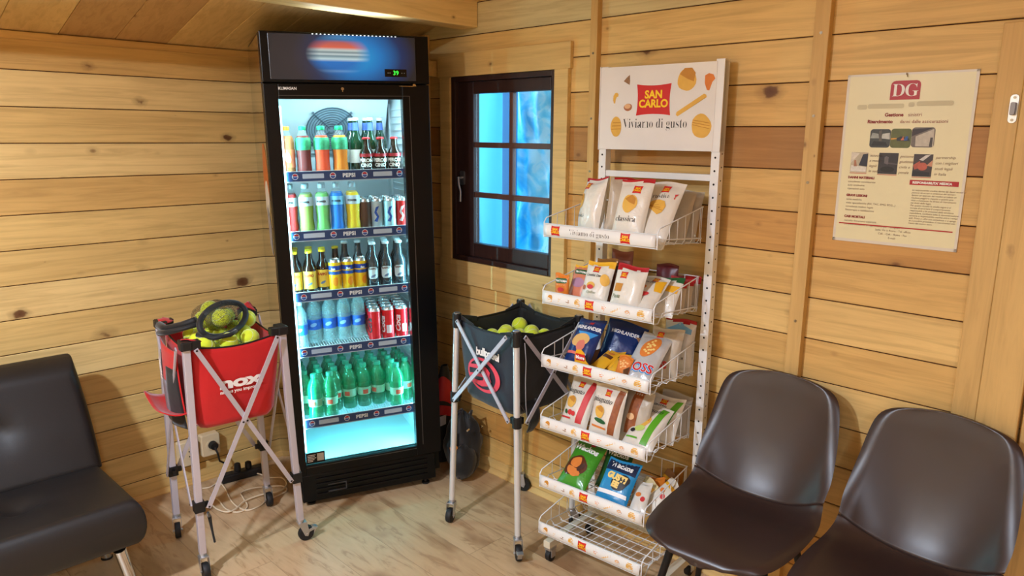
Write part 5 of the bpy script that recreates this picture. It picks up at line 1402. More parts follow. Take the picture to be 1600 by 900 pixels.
# baskets
ZC = [1.276, 1.037, .803, .568, .335, .145]
BW = .440
def strip_pt(zc):
    def f(a, b, off=0.0):
        k = b / .021; return (a, -.001 - .007 * (1 - k * k) - off, zc + b)
    return f
def smallsnacks(parent, zc):
    fn = lambda a, b: strip_pt(zc)(a, b - zc, .0006)
    for k_, x_, s_ in (('big_crisp', .035, .0115), ('curl', .075, .011), ('tri', .112, .010), ('wave', .152, .0115), ('cone', .258, .011), ('stick', .303, .0075), ('nut', .350, .0105), ('wave', .400, .0135)):
        snack(k_, x_, zc, s_, fn, parent)
for bi, zc in enumerate(ZC):
    bk = MB(); rw = .0021
    xs = (-.002, BW + .002)
    for x in xs:
        bk.tube([(x, .000, zc - .024), (x, .000, zc + .026), (x, .012, zc + .040), (x, .300, zc + .088)], rw, 7)
        bk.tube([(x, .000, zc - .024), (x, .028, zc - .028), (x, .055, zc + .001), (x, .300, zc - .019)], rw, 7)
        for k in range(5):
            y = .075 + k * .052; zt = zc + .040 + (y - .012) / .288 * .048; zb = zc + .001 - (y - .055) / .245 * .020
            xi = x + (.010 if x < 0 else -.010)
            bk.tube([(x, y, zt), (x, y, zb - .004), (xi, y + .004, zb - .016)], .0014, 6)
    for k in range(5):
        y = .075 + k * .052; zb = zc + .001 - (y - .055) / .245 * .020 - .017
        bk.tube([(.006, y, zb), (BW - .006, y, zb)], .0016, 6)
    for k in range(13):
        x = .02 + k * (BW - .04) / 12
        bk.tube([(x, .010, zc - .020), (x, .045, zc - .016), (x, .296, zc - .037)], .0014, 6)
    bk.tube([(-.002, .298, zc + .088), (BW + .002, .298, zc + .088)], .0018, 6); bk.tube([(-.002, .298, zc - .019), (BW + .002, .298, zc - .019)], .0018, 6)
    bk.tube([(.005, .298, zc - .036), (BW - .005, .298, zc - .036)], .0018, 6)
    for x in (.0, .05, .10, .34, .39, BW): bk.tube([(x, .298, zc - .036), (x, .298, zc + .088)], .0014, 6)
    basket_ = bk.build('wire_basket', wire_w, rack, smooth=50)
    # curved printed strip
    st = MB(); fpt = strip_pt(zc)
    st.grid(lambda u, v: fpt(.001 + (BW - .002) * u, -.021 + .042 * v), 24, 9)
    o = st.build('label_strip', pm('strip_white', (232, 232, 230), .25, coat=.4), basket_, smooth=180, solidify=.0012)
    st = MB(); st.box(.001, BW - .001, -.0015, .0015, zc - .0235, zc - .0205); st.box(.001, BW - .001, -.0015, .0015, zc + .0205, zc + .0232); st.build('strip_holder', pm('clear_strip_plastic', (214, 220, 224), .2), basket_)
    f3 = lambda a, b: strip_pt(zc)(a, b - zc, .0010); f4 = lambda a, b: strip_pt(zc)(a, b - zc, .0016)
    logos = (.052, .330) if bi == 0 else (.200,)
    for lx in logos:
        r_, w_ = brand(lx, zc, .036, .034, .008); dec(basket_, 'strip_logo', r_, red_l, f3); dec(basket_, 'strip_logo_lettering', w_, yel_t, f4)
    if bi == 0: dec(basket_, 'strip_slogan', fitw(text2d(serif('Viviamo di gusto'), .026, -.0004), .160, .190, zc - .007), pm('grey_print', (90, 84, 80), .5), f3)
    else: smallsnacks(basket_, zc)

# ------------------------------------------------------------------ snack packets
aR = RAD(4.5)
white_bag = pm('white_bag_film', (226, 220, 208), .32, coat=.3, bump=.55, bscale=22); grey_bag = pm('grey_bag_film', (186, 174, 156), .34, coat=.3, bump=.55, bscale=22)
silverin = pm('silver_bag_film', (210, 212, 214), .28, .3, bump=.6, bscale=22)
darkred = pm('deep_red_print', (176, 28, 34), .4); greenb = pm('fresh_green_print', (92, 170, 38), .4); blueb = pm('royal_blue_film', (22, 50, 110), .3, coat=.4, bump=.55, bscale=22)
orange_f = pm('orange_film', (220, 124, 40), .32, coat=.3, bump=.5, bscale=22); yellow_f = pm('yellow_film', (238, 178, 40), .4, coat=.2)
green_f = pm('leaf_green_film', (70, 150, 40), .3, coat=.4, bump=.55, bscale=22); teal_f = pm('sky_blue_film', (40, 140, 196), .3, coat=.4, bump=.55, bscale=22); dark_blue = pm('dark_blue_film', (30, 44, 76), .35)
brown_f = pm('brown_film', (92, 46, 26), .35, coat=.3); brick_f = pm('brick_film', (132, 66, 48), .4); cardb = pm('cardboard', (150, 108, 72), .8)
pale_o = pm('pale_orange_print', (236, 190, 140), .5); pinkr = pm('tomato_print', (206, 54, 56), .5); dgreen = pm('dark_green_print', (36, 92, 48), .5)
def bag(name, label, P, floor, tilt, w, h, T, mat, prints=(), az=0.0, roll=0.0, group=None, seed=0, ends=None, flop=0.0):
    """sealed pillow packet leaning in a basket. P = visible bottom centre, h = visible height"""
    t = RAD(tilt); ca, sa = cos(aR), sin(aR)
    U = Vector((sin(t) * ca, sin(t) * sa, cos(t))); Wd = Vector((sa, -ca, 0)); N = Wd.cross(U)
    k_ = 1.022 if P[1] < -1.90 else 1.010
    CP = Vector((-2.2919, -3.2770, 1.5975)); P = CP + (Vector(P) - CP) * k_; w *= k_; h *= k_
    lx = (P - Vector((-.41, -1.562, 0))).dot(Wd); P += Wd * (min(lx, .440 - w / 2) - lx if lx > .2 else max(lx, .008 + w / 2) - lx)
    ly = (P - Vector((-.41, -1.562, 0))).dot(Vector((ca, sa, 0)))          # distance behind the front strip
    lim = max(0.0, (ly - .016 - T * .30) / max(.05, sin(t)))
    ext = max(0.0, min((P.z - floor) / cos(t), lim)); base = P - U * ext; H = h + ext
    M = Matrix(((Wd.x, U.x, N.x, base.x), (Wd.y, U.y, N.y, base.y), (Wd.z, U.z, N.z, base.z), (0, 0, 0, 1)))
    M = M @ Matrix.Rotation(RAD(az), 4, 'Y') @ Matrix.Rotation(RAD(roll), 4, 'Z')
    root = thing(name, label, 'snack packet', mat=M, group=group)
    q = random.Random(seed * 7 + 1); ph = [q.uniform(0, 6.28) for _ in range(6)]
    def half(x, y):
        u = max(-1, min(1, 2 * x / w)); v = max(0, min(1, y / H)); cr_ = .055
        k = 0 if v < cr_ or v > 1 - cr_ else (1 - abs(2 * (v - cr_) / (1 - 2 * cr_) - 1) ** 2.6) ** .75
        s = (max(0, 1 - abs(u) ** 2.6)) ** .62
        wr = 1 + .07 * sin(7 * u + ph[0] + 3 * v) * (1 - k * .6) + .05 * sin(13 * v + ph[1] + 4 * u)
        wr += .22 * (1 - k) * sin(9 * u + ph[2]) * abs(u)
        return .0006 + T / 2 * k * s * wr
    def plan(x, y):
        v = max(0, min(1, y / H)); nar = 1 - .045 * sin(pi * v); return (x * nar, y + .004 * sin(5 * x / w + ph[3]) * (1 if v > .9 else 0))
    def bend(y): v = y / H; return -flop * H * max(0, v - .55) ** 2 * 2
    def front(a, b, off=.0):
        px, py = plan(a, b); return (px, py, half(a, b) + bend(b) + off)
    m = MB(); nu, nv = 27, 33
    m.grid(lambda u, v: front((u - .5) * w, v * H), nu, nv, 0)
    m.grid(lambda u, v: (plan((u - .5) * w, v * H)[0], plan((u - .5) * w, v * H)[1], -half((u - .5) * w, v * H) + bend(v * H)), nu, nv, 0)
    if ends:
        for idx_, f in enumerate(m.f):
            cy_ = sum(m.v[i][1] for i in f) / len(f)
            if cy_ > H * (1 - ends[1]): m.mi[idx_] = 1
    o = m.build('packet_body', [mat] + ([ends[0]] if ends else []), root, smooth=70)
    for k, (pn, vf, mt) in enumerate(prints):
        vf = ([(a, b + ext) for a, b in vf[0]], vf[1])
        # lettering and pictures follow the puffed surface
        mm = MB(); mm.flat(lambda a, b, k=k: front(a, b, .0008 + .00035 * k), vf, 0); mm.build(pn, mt, root)
    return root
def logo(cx, cy, w=.030, rot=0.0):
    r_, w_ = brand(cx, cy, w, w * .86, .007, rot); return [('brand_logo', r_, red_l), ('brand_lettering', w_, yel_t)]
def T_(s, size, x, y, mt=inkm, bold=0.0, rot=0.0, sx=1.0, name='lettering'): return [(name, move(text2d(s, size, bold), x, y, sx, 1, rot), mt)]
def S_(s, size, x, y, mt=inkm, rot=0.0, sx=.88, it=False): return [('lettering', move(text2d(serif(s, not it), size, -.0004 if not it else .0002), x, y, sx, 1, rot), mt)]
def Pg(poly, mt, name='product_picture', step=.008): return [(name, polyfaces(poly, step), mt)]
def crispP(cx, cy, s, rot=0): return Pg(ell(cx, cy, .9 * s, 1.15 * s, 18, rot, .07, 4), chip_y) + Pg([(cx - .7 * s, cy + .5 * s), (cx, cy + .1 * s), (cx + .7 * s, cy - .1 * s), (cx + .7 * s, cy + .6 * s), (cx + .1 * s, cy + 1.05 * s)], chip_d)
FZ = [1.247, 1.008, .776, .540, .306]
# top basket --------------------------------------------------
bag('crisp_packet', 'white crisp packet with one crisp and dark lettering, leftmost in the top basket, turned aside', (-.355, -1.715, 1.297), FZ[0], 16, .128, .166, .060, white_bag,
    logo(-.026, .138, .030) + crispP(-.036, .085, .024) + S_('classica', .024, -.030, .026), az=-24, seed=1, ends=(darkred, .035))
bag('crisp_packet', 'grey side of a crisp packet squeezed between the two front white ones, top basket', (-.318, -1.812, 1.297), FZ[0], 12, .105, .165, .052, grey_bag, (), az=50, seed=2, ends=(darkred, .03))
bag('crisp_packet', 'white crisp packet reading classica with a large golden crisp, middle of the top basket', (-.352, -1.872, 1.296), FZ[0], 20, .122, .172, .046, white_bag,
    logo(.012, .136, .032) + crispP(-.002, .086, .029) + S_('classica', .027, -.006, .026), seed=3, ends=(darkred, .035))
bag('crisp_packet', 'white crisp packet with fan-shaped ridged crisp, front right in the top basket, leaning back', (-.350, -1.975, 1.294), FZ[0], 35, .124, .190, .044, white_bag,
    logo(.004, .160, .030) + S_('rustica', .025, .0, .124, rot=.05) + Pg([(-.052, .088), (-.044, .078), (-.03, .084), (.010, .060), (.024, .070), (.030, .094), (.020, .112), (-.004, .118), (-.026, .110), (-.036, .098), (-.048, .100)], chip_y) + [('product_picture', join(*[polyfaces([(-.032, .090), (-.031, .092), (.024 - .010 * k, .078 + .010 * k), (.023 - .010 * k, .076 + .010 * k)], .01) for k in range(4)]), chip_d)] + Pg([(.044, .142), (.056, .146), (.049, .134), (.050, .124), (.046, .124), (.047, .134)], pinkr), seed=4)
for k, (x, y, tl) in enumerate(((-.235, -1.965, 22), (-.165, -1.970, 18))):
    bag('crisp_packet', 'plain grey back of a crisp packet behind the fan-crisp one, %s, top basket' % ('nearer the front', 'nearer the wall')[k], (x, y, 1.262), FZ[0], tl, .125, .165, .040, grey_bag, (), seed=5 + k)
# second basket ------------------------------------------------
bag('crouton_packet', 'small orange packet with green oval label, front left corner of the second basket', (-.365, -1.606, 1.057), FZ[1], 4, .060, .062, .022, orange_f,
    Pg(rrect(-.026, .026, .030, .048, .008), dgreen, 'oval_label') + T_('TRATTORIA', .0095, 0, .035, white, .0004) + T_('BRUSCHETTE', .0062, 0, .022, pale_o) + Pg(ell(.002, .008, .014, .008, 14), pinkr), roll=3, seed=8)
bag('crouton_packet', 'pink and yellow packet with green oval label, behind the small orange one', (-.325, -1.648, 1.052), FZ[1], 24, .078, .102, .030, pm('salmon_film', (214, 128, 96), .35, coat=.3),
    Pg(rrect(-.030, .030, .066, .084, .008), dgreen, 'oval_label') + T_('TRATTORIA', .0095, 0, .071, white, .0004) + Pg(ell(0, .035, .026, .018, 16), pm('lilac_print', (176, 130, 160), .5)), seed=9, ends=(yellow_f, .07))
bag('crouton_packet', 'dark brown packet with gold top behind the mustard-striped packet', (-.255, -1.705, 1.045), FZ[1], 12, .085, .128, .028, brown_f,
    Pg(rrect(-.034, .034, .082, .104, .008), pm('near_black_label', (30, 28, 26), .4), 'oval_label') + T_('TRATTORIA', .0100, 0, .089, pale_o, .0003), seed=10, ends=(pm('bronze_film', (150, 104, 50), .3, .3), .14))
bag('crouton_packet', 'reddish brown packet standing tall at the back of the second basket', (-.175, -1.72, 1.035), FZ[1], 4, .090, .160, .028, brick_f,
    Pg(rrect(-.034, .034, .080, .104, .008), pm('near_black_label', (30, 28, 26), .4), 'oval_label'), seed=11)
bag('crostini_packet', 'cream packet with mustard top and crostini pictures, left of centre in the second basket', (-.350, -1.742, 1.056), FZ[1], 22, .112, .125, .042, white_bag,
    logo(-.006, .094, .026) + S_('Crostini Dorati', .0135, -.004, .068, it=True) + Pg(ell(-.012, .036, .018, .012, 14), chip_y) + Pg(ell(-.012, .030, .014, .008, 14), pinkr) + Pg(ell(-.040, .026, .008, .009, 12), nut_b) + Pg(ell(.038, .060, .016, .022, 14, .4), chip_y) + S_('Cipolline', .012, -.004, .008, pm('olive_print', (120, 120, 70), .5), it=True), seed=12, ends=(yellow_f, .10))
bag('crostini_packet', 'cream packet with red top edge and a square cracker, centre of the second basket', (-.345, -1.868, 1.054), FZ[1], 22, .118, .130, .042, white_bag,
    logo(-.020, .092, .028) + Pg([(-.045, .034), (-.014, .034), (-.012, .062), (-.044, .062)], chip_d) + S_('Pasta', .018, -.030, .012, pm('olive_print', (120, 120, 70), .5), it=True), seed=13, ends=(darkred, .10))
bag('crostini_packet', 'cream packet with yellow corner and red pepper picture, leaning back in the second basket', (-.352, -1.935, 1.056), FZ[1], 50, .108, .128, .038, white_bag,
    logo(.010, .112, .024) + S_('Crostini Dorati', .0135, -.010, .094, it=True) + Pg([(.016, .100), (.050, .112), (.052, .060), (.030, .056)], yellow_f, 'colour_band') + Pg(ell(-.022, .066, .018, .012, 14, .4), chip_o) + Pg(ell(-.006, .036, .026, .010, 14, .3), pinkr) + Pg(ell(-.03, .028, .014, .008, 12, .3), pinkr), seed=14)
bag('crostini_packet', 'cream and yellow packet with green top edge, behind the red pepper packet', (-.285, -1.975, 1.040), FZ[1], 34, .095, .118, .032, white_bag,
    logo(-.020, .098, .022) + Pg([(-.045, .050), (-.01, .062), (.042, .060), (.044, .088), (.0, .084)], yellow_f, 'colour_band'), seed=15, ends=(dgreen, .10))
for k in range(3):
    bag('crostini_packet', 'red-topped packet seen from the side, %s of three at the second basket\'s right end' % ('front', 'middle', 'rear')[k], (-.225 + .050 * k, -1.972, 1.033), FZ[1], 10, .080, .098, .030, grey_bag, (), az=30, seed=16 + k, ends=(darkred, .22))
bag('crostini_packet', 'maroon packet poking up at the back wall side of the second basket', (-.150, -1.895, 1.025), FZ[1], 4, .085, .140, .026, pm('maroon_film', (92, 24, 34), .35), (), seed=20)
for k in range(4):
    bag('crostini_packet', 'flat maroon-brown packet lying on the wires of the second basket, %s from the front' % ORD[k], (-.332 + .058 * k, -1.960, 1.018), 1.010, 86, .075, .055, .014, brick_f, (), seed=21 + k) if False else None
# third basket -------------------------------------------------
strawp = pm('straw_hat_print', (222, 176, 104), .6); skinp = pm('face_print', (214, 120, 100), .6); cyanp = pm('cyan_print', (60, 150, 220), .5)
bag('crisp_packet', 'navy blue packet with a straw-hat portrait print, front left of the third basket', (-.350, -1.678, .820), FZ[2], 37, .112, .158, .046, blueb,
    T_('HIGHLANDER', .0195, 0, .112, white, .0009, sx=.88) + logo(.004, .142, .018)[:1] + Pg([(-.03, .100), (.052, .100), (.010, .050)], cyanp, 'colour_band') + Pg(ell(-.006, .066, .038, .026, 20, .25), strawp) + Pg(ell(.004, .046, .018, .022, 16), skinp) + Pg(ell(-.004, .076, .018, .012, 14, .2), strawp) + Pg([(-.045, .010), (.030, .008), (.030, .018), (-.045, .020)], pm('salmon_print', (224, 110, 100), .5), 'colour_band'), seed=30)
bag('crisp_packet', 'navy blue packet slumped behind the straw-hat one in the third basket', (-.215, -1.755, .812), FZ[2], 30, .150, .135, .050, blueb,
    T_('HIGHLANDER', .0195, .0, .085, white, .0005, sx=.88), az=22, seed=31)
bag('crisp_packet', 'glossy white packet with a large golden corn snack and red-blue lettering, third basket', (-.352, -1.935, .819), FZ[2], 50, .118, .180, .044, silverin,
    Pg(ell(.004, .112, .030, .046, 22, -.35, .03, 5), chip_o) + [('product_picture', join(*[polyfaces(ell(.004 + .018 * cos(k * 2.4) * (k / 14) ** .5 , .112 + .036 * sin(k * 2.4) * (k / 14) ** .5, .0052, .0046, 8), .01) for k in range(14)]), pm('corn_light', (250, 214, 130), .5))]
    + T_('ROSS', .044, -.002, .010, cyanp, .0036) + T_('ROSS', .044, 0, .012, white, .0022) + T_('ROSS', .044, 0, .012, red_l, .0010), seed=32)
bag('crisp_packet', 'grey-white packet with small red logo behind the corn snack packet, third basket', (-.245, -1.965, .800), FZ[2], 16, .120, .165, .046, grey_bag,
    logo(-.02, .140, .026) + T_('SS', .034, .01, .030, pinkr, .0014), seed=33)
bag('crisp_packet', 'white packet with red and blue top at the wall side of the third basket', (-.135, -1.955, .790), FZ[2], 6, .118, .185, .050, white_bag,
    Pg([(-.05, .150), (.0, .176), (.05, .160), (.05, .142), (.0, .150)], pm('light_blue_print', (130, 184, 220), .5), 'colour_band') + S_('classica', .022, 0, .05), seed=34, ends=(darkred, .06))
# cardboard counter box of nut packets
bx = thing('display_box', 'open cardboard box with yellow front tab in the third basket, holding nut packets', 'box', mat=RM @ Matrix.Translation((.122, .030, FZ[2] + .001)))
m = MB(); tk = .003
m.box(0, .20, 0, .215, 0, tk); m.box(0, tk, .0, .215, tk, .052); m.box(.20 - tk, .20, .0, .215, tk, .052); m.box(tk, .20 - tk, .215 - tk, .215, tk, .105); m.build('carton', cardb, bx, bevel=.0006, bseg=1)
m = MB(); m.prism([(0, 0), (.20, 0), (.20, .034), (.06, .040), (.046, .052), (.040, .078), (.026, .088), (.006, .084), (0, .060)], -.0022, .0); m.build('front_tab', yellow_f, bx)
m = MB(); m.prism(rrect(.004, .044, .048, .072, .004), -.0032, -.0024); m.build('red_badge', red_l, bx); m = MB(); m.flat(lambda a, b: (.024 + a, -.0038, .054 + b), text2d('More', .0165, .0007), 0); m.build('badge_lettering', white, bx)
for k in range(4):
    bag('nut_packet', 'small yellow and brown nut packet lying in the cardboard box, %s from the left' % ORD[k], (-.300 + .018 * (k % 2), -1.745 - .038 * k, .815), .792, 62, .060, .058, .016, yellow_f,
        Pg(rrect(-.022, .022, .018, .034, .003), brown_f, 'colour_band') + Pg(ell(0, .045, .016, .008, 12), chip_o), seed=40 + k, roll=(-14, 8, -6, 12)[k])
bag('nut_packet', 'packet with a round picture of orange peanuts, right end of the cardboard box', (-.345, -1.868, .812), .785, 30, .056, .060, .018, orange_f,
    Pg(ell(0, .030, .025, .026, 20), chip_o) + [('product_picture', join(*[polyfaces(ell(.016 * cos(k * 2.4) * (k / 9) ** .5, .030 + .016 * sin(k * 2.4) * (k / 9) ** .5, .0045, .0036, 8), .01) for k in range(10)]), pm('peanut_light', (244, 190, 120), .5))], seed=45)
# fourth basket ------------------------------------------------
def piu(col, pict, foot, dx=0, cyk=.108):
    return lambda w, h: logo(.010 + dx, h * .84, .024) + S_('\u2019', .018, -.016 + dx, h * .72) + S_('piugusto', .025, -.004 + dx, h * .64, rot=-.03, it=True, sx=.95) + crispP(-.008 + dx, h * .44, .021, .4) + pict + foot
def band(w, h, mt, x0, x1): return Pg([(x0, .002), (x0 + .026, .002), (x1 + .024, h - .006), (x1, h - .006)], mt, 'colour_band', .010)
bag('crisp_packet', 'white crisp packet with red tomato stripe, leftmost in the fourth basket', (-.352, -1.668, .576), FZ[3], 29, .118, .168, .046, white_bag,
    band(.118, .168, pinkr, .012, .030) + piu(pinkr, Pg(ell(-.016, .034, .010, .010, 14), pinkr) + Pg(ell(.000, .032, .009, .009, 14), pinkr) + Pg(ell(-.034, .034, .006, .009, 12, .5), dgreen), Pg([(-.05, .010), (-.010, .010), (-.010, .016), (-.05, .016)], pinkr, 'colour_band'), -.016)(.118, .168), seed=50)
bag('crisp_packet', 'white crisp packet with brown-orange stripe, second in the fourth basket', (-.352, -1.805, .579), FZ[3], 16, .128, .168, .044, white_bag,
    band(.128, .168, pm('paprika_band', (150, 84, 44), .5, var=.5, scale=60), .020, .036) + piu(pinkr, Pg(ell(-.012, .042, .026, .008, 14, -.15), dgreen), Pg([(-.045, .018), (.014, .014), (.014, .021), (-.045, .025)], chip_o, 'colour_band'), -.012)(.128, .168), seed=51)
bag('crisp_packet', 'brown-striped crisp packet half hidden behind, middle of the fourth basket', (-.290, -1.880, .570), FZ[3], 20, .110, .165, .042, grey_bag,
    Pg([(-.03, .01), (.012, .01), (.02, .155), (-.02, .155)], pm('paprika_band', (150, 84, 44), .5, var=.5, scale=60), 'colour_band', .01) + Pg(ell(-.012, .070, .016, .012, 14), pale_o), seed=52)
bag('crisp_packet', 'white crisp packet with bright green stripe and lime, front right in the fourth basket', (-.350, -1.945, .576), FZ[3], 54, .122, .170, .048, white_bag,
    band(.122, .170, greenb, .010, .026) + S_('piugusto', .027, -.006, .136, rot=-.03, it=True, sx=.95) + crispP(-.008, .092, .024, .3) + Pg(ell(-.012, .056, .020, .012, 14, .3), pm('lime_print', (190, 214, 110), .5)) + Pg(ell(-.034, .044, .010, .008, 10), inkm) + Pg([(-.05, .016), (-.004, .014), (-.004, .020), (-.05, .022)], greenb, 'colour_band'), seed=53)
bag('crisp_packet', 'white crisp packet with green top stripe, standing behind the lime one in the fourth basket', (-.240, -1.958, .565), FZ[3], 30, .150, .160, .048, white_bag,
    logo(.004, .138, .028) + S_('piugusto', .026, -.020, .112, rot=-.05, it=True, sx=.95) + Pg([(.018, .060), (.05, .150), (.072, .150), (.046, .060)], greenb, 'colour_band'), seed=54)
bag('crisp_packet', 'greyish packet with a yellow patch at the wall side of the fourth basket', (-.130, -1.955, .555), FZ[3], 8, .120, .150, .046, grey_bag,
    Pg(ell(.0, .060, .030, .040, 16), yellow_f), seed=55)
# fifth basket -------------------------------------------------
bag('snack_packet', 'bright green packet with white lettering and orange snacks, left in the fifth basket', (-.350, -1.668, .342), FZ[4], 50, .128, .180, .044, green_f,
    T_('Wackos', .033, -.006, .128, white, .0016, rot=-.08, name='lettering') + Pg(ell(-.010, .060, .044, .046, 20, .3, .1, 3), brown_f) + Pg(ell(-.014, .074, .026, .020, 14, .3, .12, 6), chip_o) + Pg(ell(-.010, .036, .030, .018, 14, -.3, .14, 8), chip_o) + Pg(ell(.016, .060, .010, .020, 12, -.4, .1, 2), pm('snack_dark', (70, 40, 26), .6)) + logo(.012, .162, .018)[:1], seed=60)
bag('snack_packet', 'dark green packet peeping out between the green and blue ones, fifth basket', (-.255, -1.765, .330), FZ[4], 34, .115, .150, .040, pm('deep_green_film', (38, 84, 34), .35), T_('Wackos', .028, 0, .112, white, .0008), seed=61)
bag('snack_packet', 'blue packet with big yellow-white lettering, middle of the fifth basket', (-.345, -1.845, .346), FZ[4] - .004, 40, .132, .140, .048, teal_f,
    Pg([(-.062, .092), (.062, .092), (.060, .134), (-.060, .134)], dark_blue, 'colour_band') + T_('Wackos', .028, .0, .106, white, .0012, rot=-.03) + Pg(ell(.020, .056, .034, .030, 18, .6, .1, 4), inkm) + T_('GUSTI', .030, .0, .062, pm('cheese_lettering', (240, 208, 120), .5), .0022, rot=-.10) + T_('EE', .028, .004, .036, pm('cheese_lettering', (240, 208, 120), .5), .0022, rot=-.10) + Pg([(-.062, .004), (.062, .006), (.060, .020), (-.062, .018)], white, 'colour_band'), seed=62)
mis = [('small white packet with red-striped cookie pictures, front right of the fifth basket', (-.340, -1.960, .350), 52, .062, .090, white_bag, 12),
       ('small white and yellow packet lying behind the cookie one, fifth basket', (-.300, -1.915, .335), 40, .062, .090, pm('pale_yellow_film', (232, 212, 160), .4, coat=.3), -18),
       ('small orange-topped packet near the wall side, fifth basket', (-.245, -1.965, .330), 40, .060, .088, orange_f, 20),
       ('small tan packet leaning at the rear of the fifth basket', (-.190, -1.930, .325), 30, .060, .095, cardb, -20),
       ('small golden brown packet in the rear corner of the fifth basket', (-.150, -1.975, .325), 36, .058, .098, pm('gold_brown_film', (176, 120, 50), .35, .2), 14),
       ('small pale packet with orange patch between the others, fifth basket', (-.270, -1.955, .365), 46, .060, .085, white_bag, -30)]
for k, (lab, P, tl, w, h, mt, rl) in enumerate(mis):
    bag('snack_packet', lab, P, FZ[4], tl, w, h + .01, .020, mt, Pg(ell(-.008, h * .5, .011, .009, 12), chip_o) + Pg(ell(.012, h * .32, .009, .010, 12), pinkr) + (Pg([(-.028, h * .78), (.028, h * .74), (.028, h * .9), (-.028, h * .9)], yellow_f, 'colour_band') if k % 2 else []), roll=rl, seed=70 + k)

# ------------------------------------------------------------------ poster on the right wall
PWd, PH = .339, .487
poster = thing('poster', 'cream printed poster with red square logo hanging on the right wall', 'poster', mat=Matrix(((0, 0, -1, -.0012), (-1, 0, 0, -2.389), (0, 1, 0, 1.289), (0, 0, 0, 1))))
# local: x to the right as seen, y up, z out of the wall
def Q(a, b, z=.0028): return (a * PWd, (1 - b) * PH, z)
m = MB(); m.box(0, PWd, 0, PH, 0, .0024); m.build('panel', [pm('cream_poster_paper', (230, 222, 182), .35)], poster)
m = MB()
for a0, b0, a1, b1 in ((0, 0, 1, .012), (0, .982, 1, 1), (0, 0, .022, 1), (.978, 0, 1, 1)): m.box(a0 * PWd, a1 * PWd, (1 - b1) * PH, (1 - b0) * PH, .0024, .0026)
m.build('pale_border', pm('poster_border', (220, 212, 196), .35), poster)
def pt(name, vf, mt, a, b, z=.003): m = MB(); m.flat(lambda x, y: (a * PWd + x, (1 - b) * PH + y, z), vf, 0); return m.build(name, mt, poster)
def left(s, size, bold=0): return text2d(s, size, bold, 'LEFT')
pred = pm('poster_red', (176, 18, 30), .4); pwht = pm('poster_white', (238, 234, 226), .4); pink_ = pm('poster_text', (120, 84, 60), .5); pdk = pm('poster_dark_red_text', (140, 40, 34), .5)
W2, H2 = .078, .052
lp = [( -W2 / 2, -H2 / 2), (W2 / 2, -H2 / 2)] + [(W2 / 2 - .012 + .012 * cos(a), H2 / 2 - .012 + .012 * sin(a)) for a in (0, .5, 1.0, pi / 2)] + [(-W2 / 2 + .012 + .012 * cos(a), H2 / 2 - .012 + .012 * sin(a)) for a in (pi / 2, 2.1, 2.6, pi)]
pt('logo_block', polyfaces(lp), pred, .475, .098); pt('logo_letters', move(text2d(serif('DG'), .050, -.0004, space=.86), 0, -.0165), pwht, .475, .098, .0036)
smd = pm('smudged_grey_print', (208, 200, 168), .6)
for a, b, w in ((.145, .190, .028), (.335, .186, .098), (.535, .180, .016), (.71, .176, .092)):
    pt('smudged_word', polyfaces(rrect(-w / 2, w / 2, -.0065, .0065, .005, 4)), smd, a, b)
pt('headline', join(move(left('Gestione', .0135, .0006), 0, 0), move(left('sinistri', .0135), .062, 0)), pdk, .335, .245)
pt('headline', join(move(left('Risarcimento', .0130, .0006), 0, 0), move(left('danni dalle assicurazioni', .0130), .088, 0, .98)), pdk, .200, .283)
def photo(a0, b0, a1, b1, shapes, r=.006, base=(60, 60, 60), name='photo_print'):
    w, h = (a1 - a0) * PWd, (b1 - b0) * PH; mats_ = [pm('photo_base_%d_%d_%d' % base, base, .4, var=.3, scale=60)]; m = MB()
    m.flat(lambda x, y: (a0 * PWd + x, (1 - b1) * PH + y, .0030), polyfaces(rrect(0, w, 0, h, r, 4)), 0)
    for k, (poly, c) in enumerate(shapes):
        mt = pm('photo_tone_%d_%d_%d' % c, c, .4, var=.3, scale=90); mats_.append(mt)
        m.flat(lambda x, y, k=k: (a0 * PWd + x * w, (1 - b1) * PH + y * h, .0032 + .0001 * k), polyfaces(poly), len(mats_) - 1)
    m.build(name, mats_, poster)
photo(.235, .318, .400, .425, [([(.02, .5), (.45, .5), (.4, .75), (.1, .8)], (150, 155, 150)), ([(.55, .5), (.98, .45), (.95, .8), (.6, .75)], (190, 192, 186)), ([(.1, .1), (.9, .1), (.8, .3), (.2, .35)], (26, 26, 26)), ([(.45, .35), (.6, .35), (.55, .95), (.42, .9)], (90, 84, 76))], .008, (58, 62, 60))
photo(.402, .315, .562, .425, [([(.02, .42), (.3, .46), (.3, .52), (.02, .50)], (214, 150, 50)), ([(.32, .36), (.95, .36), (.9, .5), (.5, .6), (.3, .5)], (30, 34, 44)), ([(.5, .40), (.62, .62), (.68, .40)], (200, 110, 70)), ([(.66, .38), (.74, .62), (.86, .6), (.82, .40)], (40, 90, 160))], .008, (92, 98, 42))
photo(.564, .308, .738, .420, [([(.0, .9), (.95, 1.0), (.0, .55)], (44, 30, 36)), ([(.18, .55), (.95, .93), (.98, .05), (.2, .05)], (188, 180, 166)), ([(.80, .05), (.93, .05), (.93, .5), (.82, .5)], (70, 62, 58))], .008, (110, 100, 92))
photo(.095, .455, .235, .575, [([(.0, .45), (.5, .95), (0, 1)], (214, 206, 190)), ([(.5, .35), (.7, .9), (1, .95), (1, .3)], (34, 40, 56)), ([(.02, .05), (.95, .05), (.95, .28), (.05, .35)], (222, 218, 208)), ([(.2, .3), (.4, .3), (.3, .62), (.2, .6)], (176, 120, 90))], .0005, (188, 176, 152))
